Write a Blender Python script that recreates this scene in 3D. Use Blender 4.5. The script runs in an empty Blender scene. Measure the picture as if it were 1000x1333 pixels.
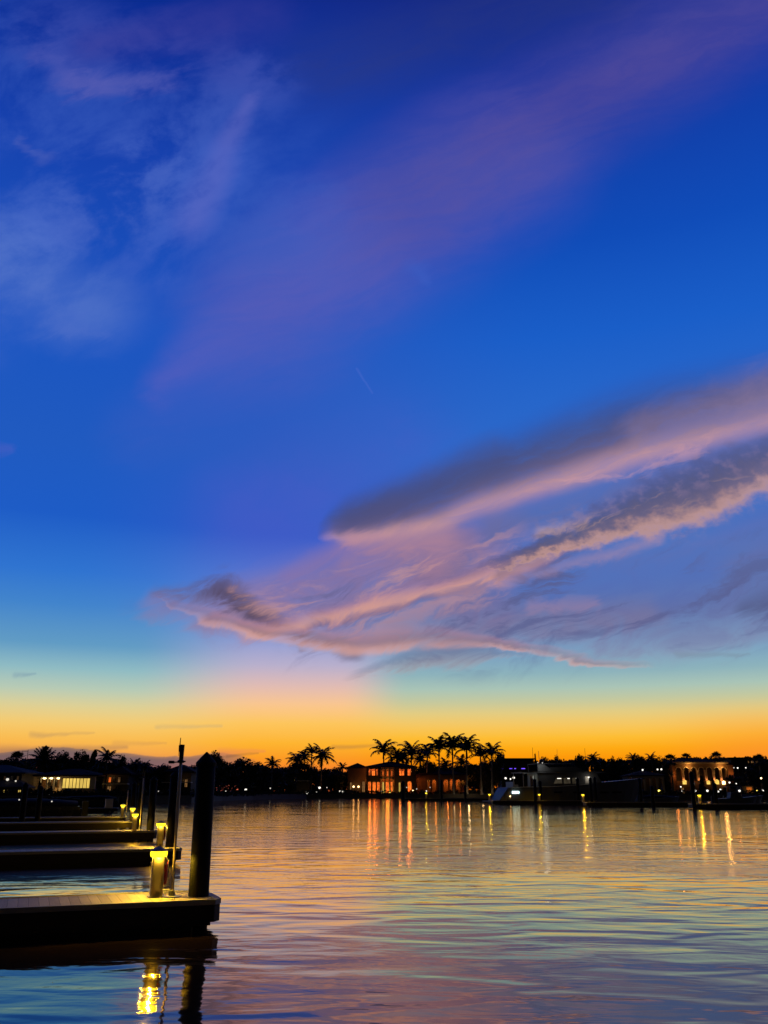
import bpy, bmesh, math, random
from mathutils import Vector, Matrix

# ------------------------------------------------------------------ scene, camera
scene = bpy.context.scene
COL = scene.collection
FOC, HORIZON, EYE = 1150.0, 1030.0, 2.0
PITCH = math.atan((HORIZON - 666.5) / FOC)
CP, SP = math.cos(PITCH), math.sin(PITCH)

cam_data = bpy.data.cameras.new("camera")
cam_data.sensor_fit = 'VERTICAL'
cam_data.sensor_height = 36.0
cam_data.lens = FOC / 1333.0 * 36.0
cam_data.clip_start = 0.05
cam_data.clip_end = 5000.0
cam = bpy.data.objects.new("camera", cam_data)
COL.objects.link(cam)
cam.location = (0.0, 0.0, EYE)
cam.rotation_euler = (math.pi / 2 + PITCH, 0.0, 0.0)
scene.camera = cam
scene.view_settings.view_transform = 'Standard'
scene.view_settings.look = 'None'
scene.view_settings.exposure = 0.0
scene.view_settings.gamma = 1.0
scene.view_settings.use_curve_mapping = False
scene.cycles.use_denoising = True
scene.cycles.max_bounces = 6
scene.cycles.sample_clamp_indirect = 4.0


def sight(px, py):
    """tangents (sideways, upwards) of the bearing surveyed at a photo position"""
    u = (px - 500.0) / FOC
    v = (666.5 - py) / FOC
    y = CP - v * SP
    return u / y, (SP + v * CP) / y


def at(px, Y, z=0.0, py=None):
    """survey helper: world point Y metres out on a bearing (z given or read off py)"""
    if py is not None:
        s, t = sight(px, py)
        return Vector((s * Y, Y, EYE + t * Y))
    v = math.tan(math.atan2(z - EYE, Y) - PITCH)
    return Vector(((px - 500.0) / FOC / (CP - v * SP) * Y, Y, z))


def zat(py, Y):
    return EYE + sight(500, py)[1] * Y


def lin(c):
    r = []
    for v in c:
        v = v / 255.0
        r.append(v / 12.92 if v <= 0.04045 else ((v + 0.055) / 1.055) ** 2.4)
    return (r[0], r[1], r[2], 1.0)


# ------------------------------------------------------------------ node expressions
class NT:
    def __init__(self, tree):
        self.t = tree
        self.n = tree.nodes
        self.l = tree.links

    def put(self, sock, v):
        if isinstance(v, E):
            self.l.new(v.s, sock)
        elif v is not None:
            sock.default_value = v

    def math(self, op, a, b=None, c=None, clamp=False):
        nd = self.n.new('ShaderNodeMath')
        nd.operation = op
        nd.use_clamp = clamp
        for i, v in enumerate((a, b, c)):
            if v is not None:
                self.put(nd.inputs[i], v)
        return E(self, nd.outputs[0])

    def smooth(self, v, a, b):
        nd = self.n.new('ShaderNodeMapRange')
        nd.interpolation_type = 'SMOOTHSTEP'
        self.put(nd.inputs['Value'], v)
        self.put(nd.inputs['From Min'], a)
        self.put(nd.inputs['From Max'], b)
        return E(self, nd.outputs['Result'])

    def vec(self, x, y, z=0.0):
        nd = self.n.new('ShaderNodeCombineXYZ')
        for i, v in enumerate((x, y, z)):
            self.put(nd.inputs[i], v)
        return E(self, nd.outputs[0])

    def noise(self, v, scale, detail=4.0, rough=0.5, dim='2D', dist=0.0):
        nd = self.n.new('ShaderNodeTexNoise')
        nd.noise_dimensions = dim
        self.put(nd.inputs['Vector'], v)
        nd.inputs['Scale'].default_value = scale
        nd.inputs['Detail'].default_value = detail
        nd.inputs['Roughness'].default_value = rough
        nd.inputs['Distortion'].default_value = dist
        return E(self, nd.outputs['Fac'])

    def ramp(self, v, stops, interp='LINEAR'):
        nd = self.n.new('ShaderNodeValToRGB')
        cr = nd.color_ramp
        cr.interpolation = interp
        stops = sorted(stops, key=lambda q: q[0])
        while len(cr.elements) < len(stops):
            cr.elements.new(0.5)
        for i, st in enumerate(stops):
            e = cr.elements[i]
            e.position = 0.0 if i < 0 else st[0]
        for i, st in enumerate(stops):
            e = cr.elements[i]
            c = lin(st[1])
            e.color = (c[0], c[1], c[2], st[2] if len(st) > 2 else 1.0)
        self.put(nd.inputs[0], v)
        return E(self, nd.outputs['Color']), E(self, nd.outputs['Alpha'])

    def curve(self, v, pts):
        """piecewise smooth function through pts (x 0..1, y 0..1)"""
        nd = self.n.new('ShaderNodeFloatCurve')
        m = nd.mapping
        c = m.curves[0]
        pts = sorted(pts)
        while len(c.points) < len(pts):
            c.points.new(0.5, 0.5)
        for i, q in enumerate(pts):
            c.points[i].location = (min(max(q[0], 0), 1), min(max(q[1], 0), 1))
            c.points[i].handle_type = 'AUTO_CLAMPED'
        m.update()
        self.put(nd.inputs['Value'], v)
        return E(self, nd.outputs[0])

    def mix(self, fac, a, b):
        nd = self.n.new('ShaderNodeMix')
        nd.data_type = 'RGBA'
        nd.clamp_factor = True
        self.put(nd.inputs[0], fac)
        self.put(nd.inputs[6], a)
        self.put(nd.inputs[7], b)
        return E(self, nd.outputs[2])


class E:
    def __init__(self, nt, sock):
        self.nt, self.s = nt, sock

    def __add__(self, o): return self.nt.math('ADD', self, o)
    def __radd__(self, o): return self.nt.math('ADD', o, self)
    def __sub__(self, o): return self.nt.math('SUBTRACT', self, o)
    def __rsub__(self, o): return self.nt.math('SUBTRACT', o, self)
    def __mul__(self, o): return self.nt.math('MULTIPLY', self, o)
    def __rmul__(self, o): return self.nt.math('MULTIPLY', o, self)
    def __truediv__(self, o): return self.nt.math('DIVIDE', self, o)


# ------------------------------------------------------------------ dusk sky
SRANGE, TRANGE = 0.6, 1.25


def build_sky():
    world = bpy.data.worlds.new("World")
    scene.world = world
    world.use_nodes = True
    world.cycles.sampling_method = 'MANUAL'
    world.cycles.sample_map_resolution = 512
    tr = world.node_tree
    tr.nodes.clear()
    N = NT(tr)
    tc = tr.nodes.new('ShaderNodeTexCoord')
    sep = tr.nodes.new('ShaderNodeSeparateXYZ')
    tr.links.new(tc.outputs['Generated'], sep.inputs[0])
    x, y, z = (E(N, sep.outputs[i]) for i in range(3))
    yy = N.math('MAXIMUM', y, 0.02)
    s = N.math('DIVIDE', x, yy)
    t = N.math('DIVIDE', z, yy)
    hyp = N.math('SQRT', x * x + y * y + 1e-6)
    te = N.math('DIVIDE', z, hyp)
    front = N.smooth(y, 0.1, 0.45)

    def T(py):
        return sight(500, py)[1]

    def tpos(py):
        return (T(py) + 0.05) / 1.35

    def col(stops):
        return [(tpos(a), b) for a, b in stops]

    tb = N.math('ADD', te * (1 / 1.35), 0.05 / 1.35)
    left = N.ramp(tb, col([
        (-150, (6, 30, 115)), (0, (8, 40, 140)), (100, (12, 47, 150)), (230, (22, 64, 172)), (450, (26, 84, 192)),
        (600, (32, 90, 192)), (690, (30, 92, 198)), (760, (48, 116, 208)), (800, (66, 132, 204)),
        (850, (98, 156, 196)), (880, (145, 188, 195)), (905, (185, 203, 180)), (925, (222, 208, 148)),
        (945, (245, 203, 112)), (965, (250, 188, 80)), (985, (246, 165, 76)), (1005, (226, 120, 80)), (1030, (190, 95, 75))]))[0]
    mid = N.ramp(tb, col([
        (-150, (14, 30, 115)), (0, (18, 42, 138)), (230, (28, 70, 176)), (450, (40, 88, 190)), (600, (48, 92, 192)), (700, (58, 90, 200)),
        (790, (112, 136, 214)), (835, (146, 158, 212)), (868, (186, 176, 204)), (895, (226, 188, 178)), (918, (250, 198, 142)),
        (942, (253, 197, 92)), (968, (254, 180, 48)), (988, (252, 154, 36)), (1005, (248, 128, 46)), (1030, (235, 105, 50))]))[0]
    right = N.ramp(tb, col([
        (-150, (14, 30, 112)), (0, (18, 40, 132)), (150, (18, 54, 160)), (330, (16, 76, 184)), (450, (26, 94, 200)), (600, (46, 108, 204)),
        (700, (66, 112, 192)), (800, (92, 128, 190)), (850, (122, 162, 196)), (878, (140, 178, 188)), (898, (170, 196, 182)),
        (914, (196, 200, 158)), (930, (228, 204, 128)), (945, (246, 199, 96)), (960, (253, 190, 54)), (975, (254, 170, 18)),
        (990, (252, 147, 8)), (1010, (250, 136, 10)), (1030, (240, 115, 10))]))[0]

    def S(px):
        return sight(px, 930)[0]
    high = N.smooth(t, T(895), T(640))
    w1l, w2l = N.smooth(s, S(165), S(345)), N.smooth(s, S(440), S(535))
    w1 = w1l + high * (N.smooth(s, S(60), S(460)) - w1l)
    w2 = w2l + high * (N.smooth(s, S(300), S(760)) - w2l)
    base = N.mix(w2, N.mix(w1, left, mid), right)
    far_right = N.smooth(s, S(820), S(1000)) * (1.0 - N.smooth(t, T(990), T(900)))
    base = N.mix(far_right * 0.55, base, lin((252, 140, 52)))

    # noises shared by the cloud strokes
    p = N.vec(s, t)
    n_big = N.noise(N.vec(s, t * 1.6), 5.0, 5.0, 0.55)
    n_fine = N.noise(N.vec(s * 0.75 + t * 0.35, t * 2.2 - s * 0.9), 16.0, 6.0, 0.6, dist=0.6)
    n_puff = N.noise(N.vec(s, t * 1.3), 46.0, 3.0, 0.55)
    n_cir = N.noise(N.vec(s * 1.0 + t * 0.35, t * 1.3 - s * 0.5), 6.0, 8.0, 0.62, dist=0.15)
    fx, fy = s * 0.93 + t * 0.37, t * 0.93 - s * 0.37
    n_wisp = N.noise(N.vec(fx * 3.0, fy * 17.0 + (n_big - 0.5) * 1.2), 2.2, 6.0, 0.62, dist=0.35)
    wisp_hi = N.smooth(n_wisp, 0.50, 0.68)
    wisp_lo = N.smooth(n_wisp, 0.50, 0.33)
    ws = s + (n_big - 0.5) * 0.05 + (n_fine - 0.5) * 0.018
    wt = t + (n_fine - 0.5) * 0.032 + (n_big - 0.5) * 0.024
    s01 = N.math('ADD', ws * (0.5 / SRANGE), 0.5)

    def poly(pts):
        r = []
        for px, py in pts:
            a, b = sight(px, py)
            r.append((0.5 + a * 0.5 / SRANGE, b / TRANGE))
        return r

    state = {'c': base}

    def cc(c):
        if c[2] > 140 and c[0] < 100:
            return c
        g = 0.3 * c[0] + 0.55 * c[1] + 0.15 * c[2]
        q = [v + (g - v) * 0.12 for v in c]
        return (min(255, q[0] * 1.0), min(255, q[1] * 1.015), min(255, q[2] * 0.97))

    def band(top, bot, stops, along, tex=None, tw=None):
        v = wt if tw is None else tw
        tt = N.curve(s01, poly(top)) * TRANGE
        bb = N.curve(s01, poly(bot)) * TRANGE
        h = N.math('DIVIDE', v - bb, N.math('MAXIMUM', tt - bb, 0.002))
        h = N.math('ADD', h * 0.8, 0.1)
        c, a = N.ramp(h, [(0.1 + 0.8 * q[0], cc(q[1])) + tuple(q[2:]) for q in stops], 'B_SPLINE' if len(stops) > 3 else 'LINEAR')
        al = N.curve(s01, [(0.5 + sight(px, py)[0] * 0.5 / SRANGE, k) for px, py, k in along])
        a = a * al * front
        if tex is not None:
            a = a * tex
        state['c'] = N.mix(a, state['c'], c)

    def streak(p0, p1, w0, w1_, rgb, alpha, tex=None, warp=1.0):
        a = sight(*p0)
        b = sight(*p1)
        dx, dy = b[0] - a[0], b[1] - a[1]
        L2 = dx * dx + dy * dy
        ps = s + (ws - s) * warp - a[0]
        pt = t + (wt - t) * warp - a[1]
        hh = N.math('MULTIPLY', ps * dx + pt * dy, 1.0 / L2, clamp=True)
        ex = ps - hh * dx
        ey = pt - hh * dy
        k = 1.0 / FOC
        w = hh * ((w1_ - w0) * k) + w0 * k
        d = N.math('DIVIDE', N.math('SQRT', ex * ex + ey * ey), w)
        al = N.smooth(d, 1.45, 0.0) * alpha * front
        if tex is not None:
            al = al * tex
        state['c'] = N.mix(al, state['c'], lin(cc(rgb)))

    cir = N.smooth(n_cir, 0.34, 0.66)
    soft = N.math('ADD', cir * 0.45, 0.55)
    # high mauve veil
    fib = N.math('ADD', N.smooth(n_wisp, 0.30, 0.70) * 0.32, 0.74) * N.math('ADD', soft * 0.5, 0.5)
    streak((210, 500), (430, 330), 36, 135, (92, 96, 188), 0.56, fib)
    streak((350, 400), (640, 210), 125, 140, (94, 92, 178), 0.58, fib)
    streak((480, 330), (700, 215), 70, 70, (88, 84, 168), 0.25, fib)
    streak((520, 260), (1040, -40), 115, 125, (82, 78, 156), 0.58, fib)
    streak((640, 180), (1000, 10), 50, 60, (88, 74, 150), 0.3, fib)
    streak((420, 90), (760, -10), 90, 90, (44, 56, 138), 0.45, fib)
    streak((330, 660), (500, 620), 90, 110, (80, 92, 196), 0.36, soft)
    streak((180, 560), (420, 470), 60, 60, (64, 92, 190), 0.35, fib)
    # blue-white wisps on the left
    streak((-60, 100), (330, 300), 230, 200, (58, 92, 188), 0.55, cir)
    streak((-60, 380), (190, 235), 130, 90, (76, 108, 200), 0.8, cir)
    streak((-30, 330), (120, 405), 90, 70, (86, 118, 200), 0.7, soft)
    streak((60, 395), (125, 445), 40, 10, (76, 108, 198), 0.5, cir, 1.6)
    streak((150, 260), (320, 110), 90, 80, (62, 90, 184), 0.65, cir)
    streak((210, 340), (290, 210), 60, 50, (64, 98, 196), 0.6, cir)
    streak((60, 40), (330, 90), 70, 80, (62, 74, 166), 0.55, cir)
    streak((326, 128), (250, 285), 13, 40, (98, 104, 190), 0.42, soft, 0.8)
    streak((62, 66), (125, 116), 20, 28, (84, 90, 176), 0.4, cir, 1.6)
    streak((100, 108), (215, 112), 34, 22, (96, 98, 178), 0.48, cir, 1.8)
    streak((120, 60), (340, 20), 40, 70, (60, 62, 152), 0.5, soft)
    streak((30, 183), (62, 204), 9, 14, (82, 100, 184), 0.5, soft)
    streak((-20, 585), (20, 580), 16, 8, (84, 96, 194), 0.35)
    streak((465, 480), (484, 512), 2.0, 1.6, (92, 116, 212), 0.22, None, 0.1)
    streak((540, 350), (550, 372), 20, 8, (60, 96, 196), 0.35, None)

    # wide lilac veil under the main cloud
    lil = N.math('ADD', N.smooth(n_fine, 0.3, 0.7) * 0.4, 0.6)
    band([(180, 775), (300, 750), (360, 738), (420, 712), (470, 688), (560, 668), (640, 690), (720, 690), (830, 700), (1000, 650)],
         [(180, 800), (260, 822), (330, 842), (480, 848), (640, 846), (760, 862), (830, 872), (900, 862), (1000, 838)],
         [(0, (150, 140, 175), 0.0), (0.12, (140, 132, 176), 0.7), (0.35, (104, 116, 178), 0.75), (0.6, (100, 104, 176), 0.72),
          (0.85, (104, 104, 184), 0.6), (1, (100, 104, 190), 0.0)],
         [(150, 800, 0), (230, 800, 0.35), (330, 800, 0.85), (480, 780, 1), (760, 780, 0.95), (1040, 780, 0.85)], lil)
    streak((600, 800), (1010, 765), 60, 60, (94, 104, 160), 0.55, lil)
    streak((640, 762), (920, 742), 34, 34, (72, 112, 192), 0.5)
    streak((600, 665), (700, 640), 20, 24, (66, 100, 196), 0.45, None)
    streak((560, 730), (640, 690), 40, 36, (128, 108, 162), 0.6, lil)
    streak((640, 690), (1010, 585), 26, 40, (100, 104, 172), 0.75, lil)
    streak((470, 720), (560, 760), 34, 40, (170, 124, 160), 0.55, lil, 1.5)
    streak((520, 830), (850, 800), 26, 26, (132, 116, 158), 0.5, lil)
    streak((380, 748), (470, 700), 16, 18, (142, 112, 182), 0.5, lil)
    streak((690, 790), (780, 784), 12, 10, (168, 130, 168), 0.45, lil)

    streak((300, 800), (540, 735), 46, 56, (146, 112, 164), 0.75, lil, 1.3)
    streak((420, 800), (640, 790), 30, 30, (120, 104, 160), 0.6, lil, 1.3)
    streak((500, 690), (590, 750), 34, 44, (118, 98, 148), 0.6, lil, 1.5)
    streak((560, 700), (640, 740), 22, 30, (176, 124, 152), 0.5, lil, 1.6)
    streak((330, 812), (640, 742), 46, 60, (200, 142, 150), 0.75, wisp_hi)
    streak((400, 815), (720, 740), 48, 60, (90, 86, 138), 0.75, wisp_lo)
    streak((600, 815), (1000, 765), 66, 70, (88, 94, 142), 0.75, wisp_lo)
    streak((640, 735), (980, 640), 40, 50, (86, 94, 156), 0.5, wisp_lo)
    # dark wing tip on the left
    tat = N.math('ADD', N.smooth(n_wisp, 0.38, 0.60) * 0.65, N.smooth(n_fine, 0.35, 0.65) * 0.4)
    streak((215, 770), (300, 780), 16, 26, (108, 92, 134), 0.85, tat, 1.3)
    streak((278, 768), (380, 832), 22, 20, (84, 70, 106), 1.0, tat, 1.3)
    streak((300, 772), (350, 800), 10, 14, (198, 140, 146), 0.6, wisp_hi, 1.3)
    streak((330, 826), (470, 842), 12, 14, (96, 80, 114), 0.7, tat, 1.0)
    streak((205, 785), (300, 812), 20, 22, (150, 120, 168), 0.5, lil, 0.8)

    # long pink branch
    band([(300, 806), (360, 800), (420, 786), (480, 770), (560, 752), (640, 728), (700, 712), (740, 700)],
         [(300, 846), (360, 838), (420, 818), (480, 804), (560, 790), (640, 768), (700, 742), (740, 722)],
         [(0, (190, 130, 150), 0.0), (0.15, (196, 136, 150), 0.75), (0.35, (226, 156, 142), 0.95), (0.55, (218, 148, 146), 0.9),
          (0.8, (176, 124, 160), 0.55), (1, (150, 116, 170), 0.0)],
         [(290, 820, 0), (350, 820, 0.8), (480, 780, 0.95), (640, 745, 0.95), (720, 710, 0.5), (760, 705, 0)], lil)
    streak((455, 806), (620, 770), 6, 8, (108, 92, 140), 0.55, lil, 0.8)
    streak((640, 752), (700, 722), 8, 14, (106, 96, 140), 0.6, lil)
    # bottom rim of the wing
    band([(215, 776), (250, 784), (300, 800), (340, 812), (420, 816), (500, 814), (600, 822), (680, 836), (740, 850), (800, 860), (860, 866)],
         [(215, 782), (250, 806), (290, 824), (330, 838), (400, 848), (480, 852), (560, 850), (640, 846), (700, 857), (770, 870), (860, 874)],
         [(0, (214, 170, 180), 0.0), (0.14, (226, 162, 160), 0.75), (0.34, (206, 144, 142), 0.9), (0.55, (138, 106, 128), 0.8),
          (0.8, (196, 130, 146), 0.5), (1, (170, 126, 160), 0.0)],
         [(200, 790, 0), (260, 800, 0.55), (330, 820, 1), (560, 830, 0.9), (700, 850, 0.8), (790, 860, 0.65), (850, 862, 0.0)], lil, t + (wt - t) * 0.5)
    # small dark shred
    band([(460, 874), (500, 856), (540, 842), (590, 838), (640, 844), (690, 852)],
         [(460, 880), (500, 880), (560, 880), (600, 876), (640, 862), (690, 858)],
         [(0, (190, 160, 170), 0.0), (0.2, (168, 132, 144), 0.75), (0.5, (116, 112, 150), 0.85), (0.75, (104, 108, 154), 0.75), (1, (120, 120, 170), 0.0)],
         [(450, 860, 0), (500, 860, 0.7), (560, 860, 0.95), (620, 860, 0.8), (670, 850, 0.3), (700, 850, 0)], lil)

    # mammatus band
    lump = t + (n_puff - 0.5) * 0.030 + (n_fine - 0.5) * 0.022
    band([(610, 738), (680, 704), (720, 684), (780, 648), (840, 612), (900, 586), (960, 568), (1000, 558), (1040, 550)],
         [(610, 748), (680, 736), (740, 722), (800, 712), (860, 704), (920, 692), (960, 668), (1000, 652), (1040, 642)],
         [(0, (150, 126, 172), 0.0), (0.1, (176, 136, 162), 0.6), (0.20, (204, 150, 142), 0.92), (0.30, (168, 126, 132), 0.92),
          (0.40, (104, 92, 128), 0.92), (0.62, (82, 82, 126), 0.9), (0.85, (82, 88, 142), 0.6), (1, (94, 100, 160), 0.0)],
         [(600, 740, 0), (660, 720, 0.6), (720, 700, 0.95), (900, 640, 1), (1000, 610, 0.9), (1040, 600, 0.9)], None, lump)
    puff = N.smooth(n_puff, 0.45, 0.72)
    streak((700, 690), (1020, 590), 16, 26, (150, 118, 148), 0.36, puff, 0.6)
    streak((560, 790), (860, 700), 7, 10, (176, 138, 172), 0.45, lil)

    # great dark-topped cloud with the pink rim
    smooth_t = t + (n_big - 0.5) * 0.02 + (n_fine - 0.5) * 0.010
    band([(405, 700), (425, 668), (445, 646), (500, 616), (560, 594), (620, 566), (680, 542), (740, 516), (800, 494), (870, 474), (1000, 448)],
         [(405, 706), (430, 706), (470, 712), (560, 706), (600, 688), (660, 670), (700, 658), (760, 640), (830, 618), (900, 598), (1000, 570)],
         [(0, (150, 124, 168), 0.0), (0.08, (174, 130, 162), 0.6), (0.17, (206, 148, 158), 0.93), (0.27, (160, 122, 148), 0.93),
          (0.38, (92, 84, 130), 0.93), (0.6, (70, 76, 132), 0.9), (0.8, (56, 80, 152), 0.55), (1, (40, 88, 190), 0.0)],
         [(418, 690, 0), (436, 680, 0.6), (470, 670, 0.95), (520, 650, 1), (800, 560, 1), (1000, 510, 0.9), (1040, 500, 0.85)], N.math('ADD', N.smooth(n_wisp, 0.3, 0.6) * 0.25, 0.75), smooth_t)
    streak((468, 668), (640, 596), 24, 34, (72, 76, 134), 0.8, soft, 0.5)
    streak((450, 684), (520, 660), 14, 22, (80, 78, 134), 0.75, soft, 0.6)
    streak((560, 694), (940, 566), 16, 26, (226, 158, 168), 0.45, wisp_hi)
    streak((700, 700), (980, 628), 14, 20, (230, 172, 140), 0.4, wisp_hi)
    streak((830, 560), (1040, 505), 30, 52, (150, 122, 162), 0.6, soft)
    streak((470, 700), (560, 720), 16, 30, (196, 134, 158), 0.6, lil, 1.4)
    streak((975, 790), (1010, 780), 14, 20, (74, 80, 128), 0.6, lil)
    streak((880, 852), (975, 852), 6, 3, (122, 140, 170), 0.5, lil, 0.5)

    # low bank and slivers over the left shore
    band([(-80, 986), (0, 978), (60, 972), (150, 979), (230, 984), (290, 979), (335, 990)],
         [(-80, 1022), (0, 1022), (60, 1022), (150, 1022), (230, 1022), (290, 1022), (335, 1022)],
         [(0, (222, 96, 92), 0.9), (0.3, (206, 100, 100), 0.95), (0.58, (134, 94, 106), 0.97), (0.86, (112, 90, 102), 0.97), (0.97, (120, 96, 104), 0.8), (1, (150, 110, 100), 0.0)],
         [(-80, 1000, 1), (150, 1000, 1), (240, 1000, 0.9), (300, 1000, 0.6), (340, 1000, 0)], None, t + (n_fine - 0.5) * 0.007)
    for q in (((-30, 979), (165, 973), 5, 3.5, (98, 84, 98), 0.75), ((40, 956), (122, 955), 2.5, 2, (186, 142, 96), 0.75),
              ((205, 946), (290, 944), 2.0, 2.5, (196, 168, 120), 0.7), ((150, 968), (215, 968), 2.5, 2, (190, 130, 84), 0.6),
              ((436, 971), (530, 969), 2.0, 2.4, (186, 124, 56), 0.85), ((286, 979), (345, 978), 3, 2, (238, 120, 84), 0.75),
              ((296, 984), (336, 981), 1.6, 1.4, (120, 76, 66), 0.75), ((20, 879), (46, 877), 2.5, 2, (94, 128, 164), 0.6)):
        streak(q[0], q[1], q[2] * 1.7, q[3] * 0.9, q[4], q[5] * 0.62, lil, 0.2)

    # the half of the sky away from the afterglow: clear physical dusk sky
    sky = tr.nodes.new('ShaderNodeTexSky')
    sky.sky_type = 'NISHITA'
    sky.sun_disc = False
    sky.sun_elevation = math.radians(-1.5)
    sky.sun_rotation = math.radians(-4.0)
    scl = tr.nodes.new('ShaderNodeVectorMath')
    scl.operation = 'SCALE'
    tr.links.new(sky.outputs[0], scl.inputs[0])
    scl.inputs['Scale'].default_value = 0.06
    out_c = N.mix(front, E(N, scl.outputs[0]), state['c'])
    bg = tr.nodes.new('ShaderNodeBackground')
    tr.links.new(out_c.s, bg.inputs['Color'])
    bg.inputs['Strength'].default_value = 1.0
    wo = tr.nodes.new('ShaderNodeOutputWorld')
    tr.links.new(bg.outputs[0], wo.inputs['Surface'])


build_sky()


# ------------------------------------------------------------------ materials
def srgb_lin(c):
    return lin(c)[:3]


def mat(name, rgb, rough=0.7, var=0.25, scale=6.0, metal=0.0, spec=0.4, bump=0.0, stretch=(1, 1, 1)):
    """painted / weathered surface: base colour broken up by two scales of noise"""
    m = bpy.data.materials.new(name)
    m.use_nodes = True
    t = m.node_tree
    b = t.nodes['Principled BSDF']
    N = NT(t)
    tc = t.nodes.new('ShaderNodeTexCoord')
    mp = t.nodes.new('ShaderNodeMapping')
    mp.inputs['Scale'].default_value = stretch
    t.links.new(tc.outputs['Object'], mp.inputs['Vector'])
    v = E(N, mp.outputs[0])
    a = N.noise(v, scale, 5.0, 0.6, '3D')
    c = N.noise(v, scale * 0.17, 3.0, 0.5, '3D')
    f = (a * 0.6 + c * 0.4 - 0.5) * (2.0 * var) + 1.0
    rgbn = t.nodes.new('ShaderNodeVectorMath')
    rgbn.operation = 'SCALE'
    rgbn.inputs[0].default_value = rgb
    t.links.new(f.s, rgbn.inputs['Scale'])
    t.links.new(rgbn.outputs[0], b.inputs['Base Color'])
    r = a * 0.25 + (rough - 0.12)
    t.links.new(r.s, b.inputs['Roughness'])
    b.inputs['Metallic'].default_value = metal
    b.inputs['Specular IOR Level'].default_value = spec
    if bump:
        bp = t.nodes.new('ShaderNodeBump')
        bp.inputs['Strength'].default_value = bump
        bp.inputs['Distance'].default_value = 0.02
        t.links.new(a.s, bp.inputs['Height'])
        t.links.new(bp.outputs[0], b.inputs['Normal'])
    return m


def glow(name, rgb, k, var=0.0, scale=8.0, stretch=(1, 1, 1)):
    """lamp or lit pane"""
    m = bpy.data.materials.new(name)
    m.use_nodes = True
    t = m.node_tree
    t.nodes.clear()
    e = t.nodes.new('ShaderNodeEmission')
    e.inputs['Color'].default_value = (rgb[0], rgb[1], rgb[2], 1)
    if var:
        N = NT(t)
        tc = t.nodes.new('ShaderNodeTexCoord')
        mp = t.nodes.new('ShaderNodeMapping')
        mp.inputs['Scale'].default_value = stretch
        t.links.new(tc.outputs['Object'], mp.inputs['Vector'])
        n = N.noise(E(N, mp.outputs[0]), scale, 3.0, 0.6, '3D')
        s = N.smooth(n, 0.3, 0.7) * (2 * var * k) + (1 - var) * k
        t.links.new(s.s, e.inputs['Strength'])
    else:
        e.inputs['Strength'].default_value = k
    o = t.nodes.new('ShaderNodeOutputMaterial')
    t.links.new(e.outputs[0], o.inputs['Surface'])
    return m


def lens_mat(name, rgb, k):
    """translucent lamp lens: glows and lets the bulb inside shine through"""
    m = bpy.data.materials.new(name)
    m.use_nodes = True
    t = m.node_tree
    t.nodes.clear()
    e = t.nodes.new('ShaderNodeEmission')
    e.inputs['Color'].default_value = (rgb[0], rgb[1], rgb[2], 1)
    e.inputs['Strength'].default_value = k
    tr = t.nodes.new('ShaderNodeBsdfTransparent')
    tr.inputs['Color'].default_value = (1.0, 0.8, 0.25, 1)
    mx = t.nodes.new('ShaderNodeMixShader')
    mx.inputs[0].default_value = 0.55
    t.links.new(tr.outputs[0], mx.inputs[1])
    t.links.new(e.outputs[0], mx.inputs[2])
    o = t.nodes.new('ShaderNodeOutputMaterial')
    t.links.new(mx.outputs[0], o.inputs['Surface'])
    return m


def deck_mat():
    """weathered deck boards laid across the finger, with dark joints"""
    m = bpy.data.materials.new("deck_boards")
    m.use_nodes = True
    t = m.node_tree
    b = t.nodes['Principled BSDF']
    N = NT(t)
    tc = t.nodes.new('ShaderNodeTexCoord')
    sp = t.nodes.new('ShaderNodeSeparateXYZ')
    t.links.new(tc.outputs['Object'], sp.inputs[0])
    x, y = E(N, sp.outputs[0]), E(N, sp.outputs[1])
    fx = N.math('FRACT', x * (1 / 0.145))
    joint = N.smooth(N.math('ABSOLUTE', fx - 0.5), 0.44, 0.485)
    idx = N.math('FLOOR', x * (1 / 0.145))
    wn = t.nodes.new('ShaderNodeTexWhiteNoise')
    wn.noise_dimensions = '1D'
    t.links.new(idx.s, wn.inputs['W'])
    grain = N.noise(N.vec(x * 30.0, y * 2.0, idx), 1.0, 5.0, 0.6, '3D')
    blot = N.noise(N.vec(x, y, 0.0), 1.3, 5.0, 0.6, '3D')
    f = (E(N, wn.outputs['Value']) * 0.35 + grain * 0.5 + blot * 0.5 + 0.25) * (1.0 - joint * 0.5)
    sc = t.nodes.new('ShaderNodeVectorMath')
    sc.operation = 'SCALE'
    sc.inputs[0].default_value = (0.25, 0.205, 0.16)
    t.links.new(f.s, sc.inputs['Scale'])
    t.links.new(sc.outputs[0], b.inputs['Base Color'])
    b.inputs['Roughness'].default_value = 0.62
    bp = t.nodes.new('ShaderNodeBump')
    bp.inputs['Distance'].default_value = 0.006
    bp.inputs['Strength'].default_value = 0.6
    h = grain * 0.3 - joint
    t.links.new(h.s, bp.inputs['Height'])
    t.links.new(bp.outputs[0], b.inputs['Normal'])
    return m


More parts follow.
